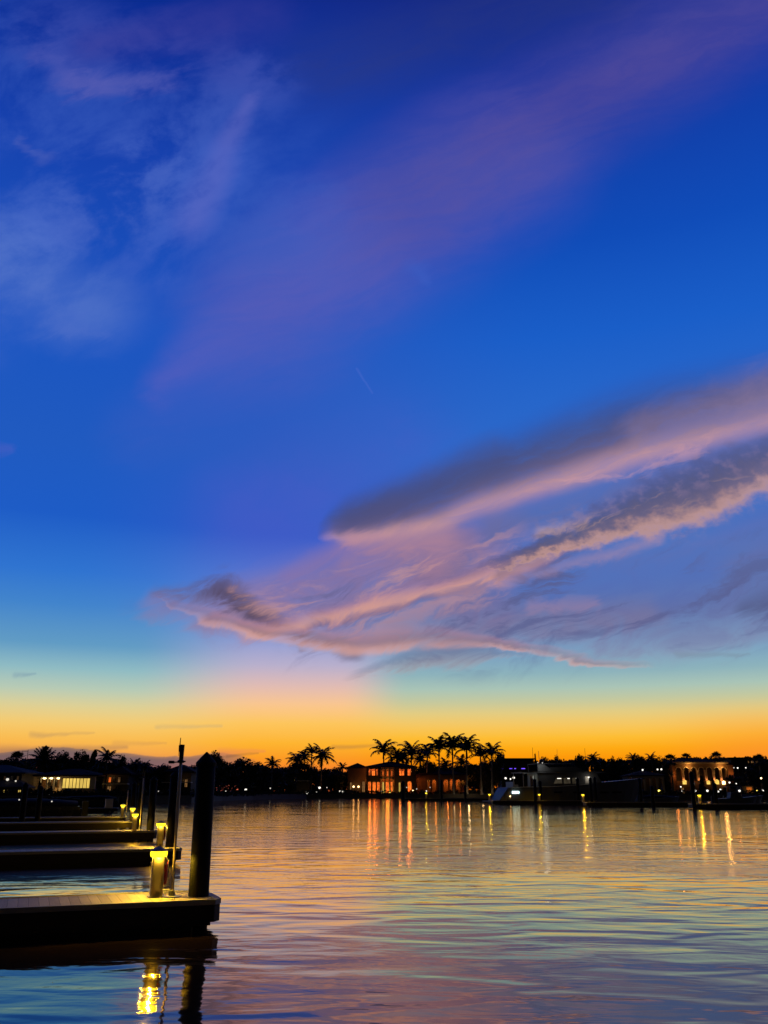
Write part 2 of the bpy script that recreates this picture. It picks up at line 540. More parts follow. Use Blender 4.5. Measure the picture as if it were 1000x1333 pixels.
def water_mat():
    """calm harbour water; wave slopes are taken from a height field so they hold at any distance"""
    m = bpy.data.materials.new("harbour_water")
    m.use_nodes = True
    t = m.node_tree
    b = t.nodes['Principled BSDF']
    N = NT(t)
    tc = t.nodes.new('ShaderNodeTexCoord')
    sp = t.nodes.new('ShaderNodeSeparateXYZ')
    t.links.new(tc.outputs['Object'], sp.inputs[0])
    x0, y0 = E(N, sp.outputs[0]), E(N, sp.outputs[1])

    # breezy and glassy patches
    patch = N.smooth(N.noise(N.vec(x0 * 0.10, y0 * 0.22), 1.0, 3.0, 0.5), 0.34, 0.64)

    # the water lies flatter in the lee of the first dock
    lx, ly = x0 + 5.0, y0 - 10.0
    lee = N.smooth(N.math('SQRT', lx * lx + ly * ly), 4.0, 26.0) * 0.85 + 0.15

    def height(x, y):
        a = N.noise(N.vec(x * 0.52 + y * 0.10, y * 1.05 - x * 0.08), 1.0, 1.0, 0.45, dist=0.5) * 0.035
        c = N.noise(N.vec(x * 0.80 - y * 0.2, y * 2.0 + x * 0.22), 1.0, 2.0, 0.5, dist=0.4) * 0.0108
        d = N.noise(N.vec(x * 3.2 + y * 0.9, y * 5.5 - x * 0.6), 1.0, 1.0, 0.5) * 0.0056
        f = N.noise(N.vec(x * 11.0 - y * 2.0, y * 15.0 + x * 1.5), 1.0, 0.0, 0.5) * 0.0029
        return a + c + (d + f) * (patch * 1.1 + 0.22) * lee
    e = 0.006
    h0 = height(x0, y0)
    gx = (height(x0 + e, y0) - h0) * (-1.0 / e)
    gy = (height(x0, y0 + e) - h0) * (-1.0 / e)
    # the swell is steeper on its near faces, and dies away towards the sheltered far basin
    reach = N.math('SQRT', x0 * x0 + y0 * y0)
    calm = 1.0 - N.smooth(reach, 22.0, 140.0) * 0.48
    gy = N.math('MINIMUM', gy, 0.0) + N.math('MAXIMUM', gy, 0.0) * 0.45
    nv = N.vec(gx * calm, gy * calm, 1.0)
    nn = t.nodes.new('ShaderNodeVectorMath')
    nn.operation = 'NORMALIZE'
    t.links.new(nv.s, nn.inputs[0])
    t.nodes.remove(b)
    df = t.nodes.new('ShaderNodeBsdfDiffuse')
    df.inputs['Color'].default_value = (0.048, 0.028, 0.016, 1)
    gl = t.nodes.new('ShaderNodeBsdfGlossy')
    gl.inputs['Color'].default_value = (1.0, 0.82, 0.60, 1)
    gl.inputs['Roughness'].default_value = 0.05
    fr = t.nodes.new('ShaderNodeFresnel')
    fr.inputs['IOR'].default_value = 2.1
    for nd in (gl, fr):
        t.links.new(nn.outputs[0], nd.inputs['Normal'])
    # ripples too small to draw: a second, broad lobe, absent where the water lies in the lee
    g2 = t.nodes.new('ShaderNodeBsdfGlossy')
    g2.inputs['Color'].default_value = (1.0, 0.82, 0.60, 1)
    g2.inputs['Roughness'].default_value = 0.30
    t.links.new(nn.outputs[0], g2.inputs['Normal'])
    mg = t.nodes.new('ShaderNodeMixShader')
    lf = (lee - 0.15) * (patch * 0.22 + 0.24) * (1.0 - N.smooth(reach, 14.0, 60.0) * 0.95)
    t.links.new(lf.s, mg.inputs[0])
    t.links.new(gl.outputs[0], mg.inputs[1])
    t.links.new(g2.outputs[0], mg.inputs[2])
    mx = t.nodes.new('ShaderNodeMixShader')
    fac = N.math('MINIMUM', E(N, fr.outputs[0]) * 1.12 + 0.14, 0.97)
    t.links.new(fac.s, mx.inputs[0])
    t.links.new(df.outputs[0], mx.inputs[1])
    t.links.new(mg.outputs[0], mx.inputs[2])
    t.links.new(mx.outputs[0], t.nodes['Material Output'].inputs['Surface'])
    return m


M = {}
M['pile'] = mat('tarred_pile', (0.009, 0.008, 0.008), 0.7, 0.4, 5.0, 0, 0.1, 0.4, (1, 1, 0.25))
M['cap'] = mat('pile_cap_plastic', (0.010, 0.010, 0.010), 0.7, 0.2, 8.0, 0, 0.1)
M['fascia'] = mat('fascia_timber', (0.022, 0.014, 0.010), 0.7, 0.5, 9.0, 0, 0.3, 0.4, (0.25, 1, 3))
M['float'] = mat('dock_float', (0.012, 0.012, 0.013), 0.7, 0.3, 4.0)
M['deck'] = deck_mat()
M['strip'] = mat('edge_strip', (0.24, 0.22, 0.21), 0.6, 0.35, 14.0)
M['cream'] = mat('cream_plastic', (0.46, 0.38, 0.25), 0.5, 0.12, 12.0)
M['alu'] = mat('weathered_aluminium', (0.75, 0.62, 0.5), 0.5, 0.25, 20.0, 0.1, 0.4, 0, (1, 1, 0.15))
M['black'] = mat('black_plastic', (0.012, 0.012, 0.013), 0.5, 0.2, 10.0)
M['red'] = mat('red_enamel', (0.42, 0.02, 0.015), 0.4, 0.15, 9.0)
M['galv'] = mat('galvanised_steel', (0.32, 0.32, 0.32), 0.45, 0.25, 18.0, 0.8)
M['leaf'] = mat('dark_foliage', (0.018, 0.026, 0.012), 0.65, 0.5, 0.9)
M['leafb'] = mat('olive_foliage', (0.028, 0.032, 0.014), 0.65, 0.5, 0.7)
M['frond'] = mat('palm_frond', (0.020, 0.028, 0.012), 0.6, 0.4, 1.2)
M['bark'] = mat('brown_bark', (0.045, 0.033, 0.024), 0.85, 0.4, 3.0)
M['palmbark'] = mat('grey_palm_bark', (0.17, 0.145, 0.115), 0.8, 0.35, 4.0, stretch=(1, 1, 4))
M['soil'] = mat('lawn_and_soil', (0.022, 0.026, 0.014), 0.9, 0.5, 0.4)
M['concrete'] = mat('seawall_concrete', (0.10, 0.09, 0.08), 0.8, 0.35, 1.2)
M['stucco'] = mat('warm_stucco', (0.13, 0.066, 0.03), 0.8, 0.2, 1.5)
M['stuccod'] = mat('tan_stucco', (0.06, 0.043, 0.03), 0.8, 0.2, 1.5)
M['stone'] = mat('pale_stone', (0.36, 0.26, 0.16), 0.7, 0.15, 2.0)
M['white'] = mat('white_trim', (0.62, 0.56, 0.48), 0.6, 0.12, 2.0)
M['rooft'] = mat('clay_roof_tiles', (0.030, 0.016, 0.011), 0.9, 0.4, 2.5, 0, 0.08)
M['roofg'] = mat('grey_roof', (0.070, 0.064, 0.060), 0.85, 0.25, 1.8, 0, 0.1)
M['dark'] = mat('dark_frame', (0.02, 0.018, 0.016), 0.5, 0.2, 5.0)
M['door'] = mat('lit_orange_door', (0.50, 0.20, 0.05), 0.6, 0.2, 2.0)
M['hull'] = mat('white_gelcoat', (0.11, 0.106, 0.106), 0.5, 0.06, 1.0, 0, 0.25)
M['hulld'] = mat('navy_gelcoat', (0.010, 0.012, 0.020), 0.25, 0.2, 1.5)
M['glass'] = mat('tinted_glass', (0.008, 0.008, 0.010), 0.12, 0.1, 2.0, 0, 0.6)
M['teak'] = mat('teak', (0.16, 0.085, 0.045), 0.6, 0.3, 4.0)
M['canvas'] = mat('canvas_cover', (0.014, 0.013, 0.014), 0.9, 0.3, 2.0, 0, 0.1)
M['lens'] = lens_mat('yellow_lens', (1.0, 0.80, 0.02), 3.2)
M['lampy'] = glow('yellow_lamp', (1.0, 0.76, 0.12), 4.0)
M['lampw'] = glow('white_lamp', (1.0, 0.93, 0.80), 1.7)
M['lampd'] = glow('dim_white_lamp', (1.0, 0.92, 0.80), 0.8)
M['lampo'] = glow('warm_lamp', (1.0, 0.62, 0.25), 7.0)
M['blue'] = glow('violet_strip', (0.16, 0.07, 0.95), 1.6, 0.5, 1.2)
M['sign'] = glow('lit_letters', (0.72, 1.0, 1.0), 4.0)
M['panew'] = glow('curtained_lit_pane', (1.0, 0.68, 0.13), 0.80, 0.22, 1.4, (1.6, 1, 0.3))
M['paneo'] = glow('orange_lit_pane', (1.0, 0.17, 0.02), 1.3, 0.45, 1.3)
M['paned'] = glow('dim_lit_pane', (1.0, 0.48, 0.16), 0.22, 0.5, 1.3)
M['cabin'] = glow('cabin_pane', (1.0, 0.80, 0.52), 0.035, 0.5, 1.6)
M['paner'] = glow('red_lit_pane', (1.0, 0.15, 0.02), 0.7, 0.5, 1.3)


# ------------------------------------------------------------------ mesh helpers
class MB:
    def __init__(self):
        self.v, self.f = [], []

    def poly(self, pts):
        i = len(self.v)
        self.v += [tuple(p) for p in pts]
        self.f.append(tuple(range(i, i + len(pts))))
        return self

    def box(self, x0, y0, z0, x1, y1, z1):
        i = len(self.v)
        self.v += [(x0, y0, z0), (x1, y0, z0), (x1, y1, z0), (x0, y1, z0), (x0, y0, z1), (x1, y0, z1), (x1, y1, z1), (x0, y1, z1)]
        for q in ((0, 3, 2, 1), (4, 5, 6, 7), (0, 1, 5, 4), (1, 2, 6, 5), (2, 3, 7, 6), (3, 0, 4, 7)):
            self.f.append(tuple(i + k for k in q))
        return self

    def rings(self, rings, cap=True):
        """loft through rings of equal point count"""
        i, n = len(self.v), len(rings[0])
        for r in rings:
            self.v += [tuple(p) for p in r]
        for a in range(len(rings) - 1):
            for k in range(n):
                k2 = (k + 1) % n
                self.f.append((i + a * n + k, i + a * n + k2, i + (a + 1) * n + k2, i + (a + 1) * n + k))
        if cap:
            self.f.append(tuple(i + k for k in reversed(range(n))))
            self.f.append(tuple(i + (len(rings) - 1) * n + k for k in range(n)))
        return self

    def lathe(self, prof, n=20, c=(0, 0), square=False, rot=0.0):
        rs = []
        for r, z in prof:
            ring = []
            for k in range(n):
                a = 2 * math.pi * k / n + rot
                ring.append((c[0] + r * math.cos(a), c[1] + r * math.sin(a), z))
            rs.append(ring)
        return self.rings(rs)

    def tube(self, pts, rad, n=8):
        if not isinstance(rad, (list, tuple)):
            rad = [rad] * len(pts)
        pts = [Vector(p) for p in pts]
        rs = []
        for k, p in enumerate(pts):
            d = (pts[min(k + 1, len(pts) - 1)] - pts[max(k - 1, 0)]).normalized()
            u = d.cross(Vector((0, 0, 1)))
            if u.length < 1e-3:
                u = Vector((1, 0, 0))
            u.normalize()
            w = d.cross(u)
            rs.append([p + (u * math.cos(2 * math.pi * j / n) + w * math.sin(2 * math.pi * j / n)) * rad[k] for j in range(n)])
        return self.rings(rs)

    def ball(self, c, r, n=10, m=6, sz=1.0):
        prof = []
        for k in range(m + 1):
            a = -math.pi / 2 + math.pi * k / m
            prof.append((max(r * math.cos(a), r * 0.02), c[2] + r * sz * math.sin(a)))
        return self.lathe(prof, n, (c[0], c[1]))

    def mesh(self, name, m, smooth=False):
        me = bpy.data.meshes.new(name)
        me.from_pydata(self.v, [], self.f)
        me.materials.append(m)
        if smooth:
            me.shade_smooth()
        me.update()
        return me

    def build(self, name, m, parent=None, smooth=False, bevel=0.0):
        o = bpy.data.objects.new(name, self.mesh(name, m, smooth))
        COL.objects.link(o)
        if parent is not None:
            o.parent = parent
        if bevel:
            b = o.modifiers.new('edge', 'BEVEL')
            b.width = bevel
            b.segments = 2
            b.limit_method = 'ANGLE'
        return o


def tag(o, label, cat, group=None, kind=None):
    if label:
        o['label'] = label
    if cat:
        o['category'] = cat
    if group:
        o['group'] = group
    if kind:
        o['kind'] = kind
    return o


def thing(name, label, cat, loc=(0, 0, 0), rz=0.0, group=None):
    o = bpy.data.objects.new(name, None)
    o.empty_display_size = 0.3
    COL.objects.link(o)
    o.location = loc
    o.rotation_euler = (0, 0, rz)
    return tag(o, label, cat, group)


def dup(o, label=None, loc=None, rz=None, scale=None, parent=None):
    c = o.copy()
    COL.objects.link(c)
    if parent is not None:
        c.parent = parent
    for ch in list(o.children):
        dup(ch, parent=c)
    if label:
        c['label'] = label
    if loc is not None:
        c.location = loc
    if rz is not None:
        c.rotation_euler = (0, 0, rz)
    if scale is not None:
        c.scale = scale
    return c


def bulb(parent, loc, energy, rgb, radius=0.05):
    if radius >= 0.06:
        radius *= 4.0     # light size enlarged to weaken its mirrored streaks on the water
    ld = bpy.data.lights.new('bulb', 'POINT')
    ld.energy = energy
    ld.color = rgb
    ld.shadow_soft_size = radius
    o = bpy.data.objects.new('bulb', ld)
    COL.objects.link(o)
    o.location = loc
    if parent is not None:
        o.parent = parent
    return o


def wall_with_openings(x0, x1, z0, z1, y, th, ops):
    """wall in the xz plane, front face at y, with open (arched) holes: ops = (xa, xb, sill, spring/head, arched)"""
    b = MB()
    cur = x0
    ya, yb = y, y + th
    for xa, xb, s, h, arch in sorted(ops):
        if xa > cur:
            b.box(cur, ya, z0, xa, yb, z1)
        if s > z0:
            b.box(xa, ya, z0, xb, yb, s)
        if arch:
            r = (xb - xa) / 2
            cx = (xa + xb) / 2
            n = 10
            pr = None
            for k in range(n + 1):
                a = math.pi - math.pi * k / n
                p = (cx + r * math.cos(a), h + r * math.sin(a))
                if pr:
                    for yy, fl in ((ya, 0), (yb, 1)):
                        q = [(pr[0], yy, pr[1]), (p[0], yy, p[1]), (p[0], yy, z1), (pr[0], yy, z1)]
                        b.poly(q[::-1] if fl else q)
                    b.poly([(pr[0], ya, pr[1]), (pr[0], yb, pr[1]), (p[0], yb, p[1]), (p[0], ya, p[1])])
                    b.poly([(pr[0], ya, z1), (p[0], ya, z1), (p[0], yb, z1), (pr[0], yb, z1)])
                pr = p
        elif h < z1:
            b.box(xa, ya, h, xb, yb, z1)
        cur = xb
    if cur < x1:
        b.box(cur, ya, z0, x1, yb, z1)
    return b


def hip_roof(b, x0, y0, x1, y1, z, h, over=0.6, th=0.25):
    x0 -= over; x1 += over; y0 -= over; y1 += over
    w, d = x1 - x0, y1 - y0
    b.box(x0, y0, z, x1, y1, z + th)
    zz = z + th
    if w > d:
        r0, r1 = (x0 + d / 2, (y0 + y1) / 2, zz + h), (x1 - d / 2, (y0 + y1) / 2, zz + h)
        A, B, C, D = (x0, y0, zz), (x1, y0, zz), (x1, y1, zz), (x0, y1, zz)
        b.poly([A, B, r1, r0]); b.poly([C, D, r0, r1]); b.poly([D, A, r0]); b.poly([B, C, r1])
    else:
        r0, r1 = ((x0 + x1) / 2, y0 + w / 2, zz + h), ((x0 + x1) / 2, y1 - w / 2, zz + h)
        A, B, C, D = (x0, y0, zz), (x1, y0, zz), (x1, y1, zz), (x0, y1, zz)
        b.poly([A, B, r0]); b.poly([C, D, r1]); b.poly([B, C, r1, r0]); b.poly([D, A, r0, r1])
    return b


# ------------------------------------------------------------------ water and land
def px_x(px, Y):
    return sight(px, HORIZON)[0] * Y


water = MB()
water.poly([(-700, -60, 0), (700, -60, 0), (700, 420, 0), (-700, 420, 0)])
tag(water.build('water', water_mat()), None, None, None, 'structure')

bed = MB()
bed.poly([(-2500, -400, -4), (2500, -400, -4), (2500, 3200, -4), (-2500, 3200, -4)])
tag(bed.build('seabed', M['soil']), None, None, None, 'structure')

SHORE = [(-900, 152), (-200, 154), (60, 158), (190, 160), (250, 167), (290, 203), (330, 232), (400, 268), (520, 279), (650, 283),
         (720, 262), (780, 236), (830, 216), (1000, 214), (1500, 214), (2300, 214)]
LAND = 1.05
sp = [(px_x(px, Y), Y) for px, Y in SHORE]
ground = MB()
for k in range(len(sp) - 1):
    a, c = sp[k], sp[k + 1]
    ground.poly([(a[0], a[1] + 0.3, LAND), (c[0], c[1] + 0.3, LAND), (c[0] * 4.2, 1300, LAND + 1), (a[0] * 4.2, 1300, LAND + 1)])
tag(ground.build('ground', M['soil']), None, None, None, 'structure')

sw = thing('seawall', 'low dark concrete seawall running along the far shore', 'seawall', (0, 230, 0))
wl, cp = MB(), MB()
for k in range(len(sp) - 1):
    a, c = sp[k], sp[k + 1]
    O = 230
    wl.poly([(a[0], a[1] - O, -3.9), (c[0], c[1] - O, -3.9), (c[0], c[1] - O, LAND), (a[0], a[1] - O, LAND)])
    p = [(a[0], a[1] - O - 0.15), (c[0], c[1] - O - 0.15), (c[0], c[1] - O + 0.45), (a[0], a[1] - O + 0.45)]
    cp.rings([[(q[0], q[1], LAND + 0.004) for q in p], [(q[0], q[1], LAND + 0.22) for q in p]])
wl.build('wall_face', M['concrete'], sw)
cp.build('coping', M['concrete'], sw)

# ------------------------------------------------------------------ floating docks
ANG = math.radians(21.0)
DECK = 0.42


def make_dock(L=15.0, W=1.45):
    d = thing('finger_dock', None, 'dock')
    b = MB()
    b.box(-L, -W / 2 + 0.05, DECK - 0.05, -0.05, W / 2 - 0.05, DECK)
    b.build('deck', M['deck'], d)
    s = MB()
    for sy in (-1, 1):
        y0, y1 = sorted((sy * (W / 2 - 0.052), sy * (W / 2 + 0.012)))
        s.box(-L, y0, DECK - 0.06, -0.10, y1, DECK + 0.014)
    # clipped corners at the outer end
    s.rings([[(-0.10, -W / 2 - 0.012, z), (0.012, -W / 2 + 0.13, z), (0.012, W / 2 - 0.13, z), (-0.10, W / 2 + 0.012, z)]
             for z in (DECK - 0.06, DECK + 0.014)])
    s.build('edge_strip', M['strip'], d)
    for sy in (-1, 1):
        f = MB()
        y0, y1 = sorted((sy * (W / 2 - 0.04), sy * W / 2))
        f.box(-L, y0, DECK - 0.30, -0.11, y1, DECK - 0.062)
        f.box(-L, y0 + 0.004 * sy, DECK - 0.345, -0.16, y1 - 0.004 * sy, DECK - 0.304)
        f.build('side_board', M['fascia'], d)
    e = MB()
    e.rings([[(-0.11, -W / 2, z), (0.0, -W / 2 + 0.135, z), (0.0, W / 2 - 0.135, z), (-0.11, W / 2, z)] for z in (DECK - 0.30, DECK - 0.062)])
    e.build('end_board', M['fascia'], d)
    for x0, x1 in ((-L, -0.86), (-0.66, -0.40)):
        fl = MB()
        fl.box(x0, -W / 2 + 0.12, -0.28, x1, W / 2 - 0.12, DECK - 0.075)
        fl.build('float', M['float'], d, bevel=0.03)
    return d


def make_piling(h=6.4, r=0.155):
    p = thing('piling', None, 'piling')
    b = MB()
    n = 20
    prof = [(r * 1.08, -3.8), (r * 1.05, 0.0), (r * 1.02, 1.2), (r, 2.43)]
    b.lathe(prof, n)
    b.build('post', M['pile'], p, True)
    c = MB()
    c.lathe([(r + 0.012, 2.40), (r + 0.014, 2.45), (r * 0.55, 2.545), (0.012, 2.62)], n)
    c.build('cap', M['cap'], p)
    return p


def make_pedestal(hose=True):
    p = thing('power_pedestal', None, 'pedestal')
    b = MB()
    w = 0.094
    prof = [(w * 1.42 * 1.04, 0.0), (w * 1.42, 0.03), (w * 1.42 * 0.98, 0.585)]
    b.lathe(prof, 4, (0, 0), rot=math.pi / 4)
    b.build('body', M['cream'], p, bevel=0.012)
    bs = MB()
    bs.box(-0.12, -0.12, 0.0, 0.12, 0.12, 0.018)
    bs.build('foot_plate', M['galv'], p)
    l = MB()
    n = 24
    prof = [(0.118, 0.588), (0.128, 0.60), (0.134, 0.64), (0.130, 0.672)]
    rs = []
    for r, z in prof:
        rs.append([(r * math.cos(2 * math.pi * k / n), r * math.sin(2 * math.pi * k / n), z) for k in range(n)])
    l.rings(rs, cap=False)
    l.build('lens', M['lens'], p, True)
    c = MB()
    c.lathe([(0.138, 0.674), (0.140, 0.684), (0.075, 0.715), (0.006, 0.745)], n)
    c.build('cap', M['cream'], p)
    o = MB()
    o.box(0.096, -0.045, 0.47, 0.135, 0.05, 0.575)
    o.build('outlet_box', M['cream'], p, bevel=0.006)
    pl = MB()
    pl.box(-0.05, -0.1015, 0.10, 0.05, -0.0965, 0.34)
    pl.build('door', M['cream'], p)
    for k in range(4):
        a = k * math.pi / 2
        sl = bpy.data.lights.new('bulb', 'SPOT')
        sl.energy = 105.0
        sl.color = (1.0, 0.60, 0.03)
        sl.spot_size = math.radians(108)
        sl.spot_blend = 0.5
        sl.shadow_soft_size = 0.012
        so = bpy.data.objects.new('bulb', sl)
        COL.objects.link(so)
        so.parent = p
        so.location = (0.126 * math.cos(a), 0.126 * math.sin(a), 0.582)
        d = Vector((math.cos(a) * 0.9, math.sin(a) * 0.9, -0.85))
        so.rotation_euler = d.to_track_quat('-Z', 'Y').to_euler()
        bulb(p, (0.124 * math.cos(a), 0.124 * math.sin(a), 0.580), 2.6, (1.0, 0.60, 0.04), 0.012)
    bulb(p, (0, 0, 0.635), 1.5, (1.0, 0.66, 0.06), 0.04)
    return p


def make_extinguisher():
    p = thing('fire_extinguisher', None, 'fire extinguisher')
    b = MB()
    b.lathe([(0.03, 0.0), (0.046, 0.012), (0.048, 0.30), (0.036, 0.345), (0.016, 0.365)], 16)
    b.build('tank', M['red'], p, True)
    v = MB()
    v.box(-0.014, -0.014, 0.366, 0.014, 0.014, 0.395)
    v.box(-0.012, -0.07, 0.396, 0.012, 0.03, 0.408)
    v.build('handle', M['black'], p)
    h = MB()
    h.tube([(0, 0.02, 0.385), (0.045, 0.03, 0.36), (0.058, 0.02, 0.25), (0.056, 0.0, 0.10)], 0.008, 6)
    h.build('hose', M['black'], p)
    return p


def make_cleat():
    p = thing('dock_cleat', None, 'cleat')
    b = MB()
    b.box(-0.045, -0.02, 0.0, 0.045, 0.02, 0.012)
    b.box(-0.035, -0.012, 0.0125, -0.018, 0.012, 0.05)
    b.box(0.018, -0.012, 0.0125, 0.035, 0.012, 0.05)
    b.build('base', M['galv'], p)
    h = MB()
    h.tube([(-0.13, 0, 0.052), (-0.06, 0, 0.062), (0.06, 0, 0.062), (0.13, 0, 0.052)], [0.008, 0.013, 0.013, 0.008], 8)
    h.build('horn', M['galv'], p)
    return p


def make_pole():
    p = thing('dock_pole', None, 'pole')
    b = MB()
    b.tube([(0, 0, 0.03), (0, 0, 1.2), (0.004, 0, 2.06)], [0.031, 0.028, 0.026], 12)
    b.build('shaft', M['alu'], p, True)
    f = MB()
    f.lathe([(0.135, 0.0), (0.135, 0.014), (0.05, 0.022), (0.045, 0.09), (0.034, 0.10)], 20)
    f.build('base_flange', M['galv'], p)
    h = MB()
    h.tube([(0.004, 0, 2.062), (0.012, 0, 2.31)], [0.036, 0.036], 12)
    h.build('head', M['black'], p)
    a = MB()
    a.tube([(-0.034, 0, 2.30), (-0.030, 0, 2.20)], [0.016, 0.016], 8)
    a.tube([(-0.030, 0, 2.30), (-0.026, 0, 2.42)], [0.009, 0.006], 8)
    a.tube([(-0.036, 0, 2.2), (-0.038, 0, 2.13)], [0.007, 0.004], 6)
    a.build('aerial', M['black'], p)
    k = MB()
    k.lathe([(0.052, 2.02), (0.055, 2.03), (0.055, 2.055), (0.040, 2.066)], 14)
    k.tube([(-0.05, 0, 2.035), (-0.10, 0, 2.03)], 0.010, 8)
    k.build('clamp', M['black'], p)
    x = MB()
    x.box(-0.195, -0.035, 2.01, -0.10, 0.035, 2.055)
    x.build('camera_head', M['black'], p, bevel=0.01)
    y = MB()
    y.tube([(0.05, 0, 2.04), (0.08, 0, 2.045)], [0.014, 0.010], 8)
    y.build('stub_arm', M['black'], p)
    return p


proto_dock, proto_pile, proto_ped, proto_ext, proto_cleat, proto_pole = make_dock(), make_piling(), make_pedestal(), make_extinguisher(), make_cleat(), make_pole()
first = {}


def place(proto, label, loc, rz=0.0, group=None, scale=None):
    """the first use moves the prototype itself, later uses copy it with its parts"""
    if proto.name not in first:
        first[proto.name] = 1
        o = proto
        o.location = loc
        o.rotation_euler = (0, 0, rz)
        if scale is not None:
            o.scale = scale
        o['label'] = label
    else:
        o = dup(proto, label, loc, rz, scale)
    if group:
        o['group'] = group
    return o


U = Vector((math.cos(ANG), math.sin(ANG), 0))
V = Vector((-math.sin(ANG), math.cos(ANG), 0))
G_DOCK, G_PILE, G_PED, G_POLE = 'finger docks of the marina', 'mooring pilings', 'lit power pedestals on the docks', 'slim poles on the docks'
ends = [(Vector((-2.47, 14.62, 0)), 'nearest finger dock, its deck lit yellow beside the tall dark piling'),
        (Vector((-5.81, 27.2, 0)), 'second finger dock from the camera, just behind the nearest one'),
        (Vector((-9.46, 39.2, 0)), 'third finger dock from the camera, with a slim pole near its end'),
        (Vector((-13.6, 51.0, 0)), 'fourth finger dock from the camera, a thin dark line in the row'),
        (Vector((-16.7, 60.5, 0)), 'fifth finger dock from the camera, in front of the dark covered boat'),
        (Vector((-26.2, 92.0, 0)), 'farthest dark finger dock on the left, beyond the covered boat')]
for e, lab in ends:
    place(proto_dock, lab, e + V * 0.72, ANG, G_DOCK)

# right hand marina docks and the low dock below the mansion, seen end-on to the water
for px0, Y, lab, ln in ((897, 108.5, 'dark dock at the right edge carrying the brightest yellow pedestal', 1.6),
                        (760, 125, 'long dark dock in front of the pale hulls on the right', 1.05),
                        (640, 147, 'dark dock running along the near side of the white yacht', 1.1),
                        (527, 196, 'low dark dock lying out from the lit mansion', 1.25)):
    place(proto_dock, lab, Vector((px_x(px0, Y), Y, 0)), math.pi + math.radians(2.0), G_DOCK, (ln, 1.3, 1.45))

# pilings: bearing, distance, height factor
for px, Y, hs, lab in (
        (258.5, 15.15, 1.0, 'nearest and largest dark piling with a pointed cap, at the end of the first dock'),
        (222.5, 28.0, 1.0, 'dark piling just left of the nearest one, behind the slim metal pole'),
        (195.5, 40.0, 1.0, 'dark piling beside the slim pole of the third dock'),
        (181.0, 52.0, 1.0, 'dark piling at the end of the fourth dock'),
        (172.0, 61.5, 1.0, 'dark piling at the end of the fifth dock, right of the farthest yellow lamp'),
        (28.5, 55.0, 0.96, 'rounded dark piling left of the lit house, in front of its lower windows'),
        (49.0, 58.0, 0.90, 'shorter dark piling just below the porch lights of the lit house'),
        (525.0, 186.0, 1.55, 'thick dark piling in front of the right side of the lit mansion'),
        (575.0, 192.0, 1.62, 'dark piling in front of the low arcade, right of the twin white lamps'),
        (606.0, 193.0, 1.25, 'dark piling on the low dock right of the arcade'),
        (697.5, 146.0, 1.50, 'dark piling at the lit cockpit of the white yacht'),
        (704.5, 150.0, 1.40, 'slightly shorter dark piling right of the one by the yacht cockpit'),
        (753.5, 147.0, 1.58, 'dark piling between the yacht saloon windows and its lit side door'),
        (770.5, 146.0, 1.60, 'dark piling just right of the yacht side door, first of a close pair'),
        (776.5, 149.0, 1.62, 'dark piling of the close pair that stands nearer the yacht bow'),
        (835.0, 128.0, 1.45, 'dark piling in front of the pale arches at the yacht bow'),
        (850.5, 122.0, 1.05, 'short dark piling standing alone with a dark streak below it, left of the arched villa'),
        (904.0, 107.5, 1.62, 'tall dark piling at the left end of the rightmost dock'),
        (933.0, 112.0, 1.15, 'short dark piling in the middle of the rightmost dock')):
    wide = 2.2 if px in (525.0,) else (1.5 if Y > 100 else 1.0)
    pos = at(px, Y, DECK)
    pos.z = 0.0
    place(proto_pile, lab, pos, 0.3, G_PILE, (wide, wide, hs))

# pedestals
for px, Y, lab, sc in (
        (203.0, 15.0, 'nearest cream power pedestal with a glowing yellow lamp top', 1.0),
        (207.5, 27.9, 'second power pedestal with yellow lamp, behind the nearest one', 1.0),
        (174.5, 39.2, 'third yellow lamp pedestal, left of the thin pole', 1.0),
        (171.5, 50.6, 'yellow lamp pedestal hidden to its waist behind the third one', 1.05),
        (159.0, 60.2, 'farthest yellow lamp pedestal in the row of finger docks', 1.1),
        (911.5, 108.3, 'cream pedestal with a wide yellow lamp on the rightmost dock', 1.45),
        (759.5, 125.0, 'pale pedestal with a yellow lamp below the yacht side door', 1.45),
        (702.5, 147.0, 'low yellow lamp pedestal below the yacht cockpit', 1.4),
        (637.5, 147.6, 'yellow lamp pedestal beside the yacht stern', 1.4),
        (555.0, 196.0, 'greenish white pedestal lamp on the low dock left of the arcade', 1.6)):
    o = place(proto_ped, lab, at(px, Y, (DECK if Y < 100 else DECK * 1.45) + 0.001), 0.32 if Y < 100 else 0.0, G_PED, (sc, sc, sc))
place(proto_ext, 'red fire extinguisher hanging on the nearest cream pedestal', at(213.4, 15.06, 0.60), 0.32, 'fire extinguishers on the pedestals')
place(proto_ext, 'red fire extinguisher hanging on the second pedestal', at(212.6, 27.95, 0.60), 0.32, 'fire extinguishers on the pedestals')
place(proto_cleat, 'small metal cleat between the nearest pedestal and the slim pole', at(217.0, 15.45, DECK + 0.001), ANG, 'cleats on the docks')
place(proto_cleat, 'metal cleat near the front edge of the nearest dock at the pole foot', at(226.0, 14.62, DECK + 0.001), ANG, 'cleats on the docks', (0.6, 0.6, 0.6))

place(proto_pole, 'tall slim grey pole with a camera arm and aerial, next to the nearest pedestal', at(223.6, 15.0, DECK + 0.001), 0.1, G_POLE)
place(proto_pole, 'thin grey pole on the third dock, between its pedestal and piling', at(181.5, 39.6, DECK + 0.001), 0.1, G_POLE, (1, 1, 1.05))
place(proto_pole, 'thin grey pole on the fifth dock, farthest of the slim poles', at(164.0, 60.6, DECK + 0.001), 0.1, G_POLE, (1, 1, 0.82))


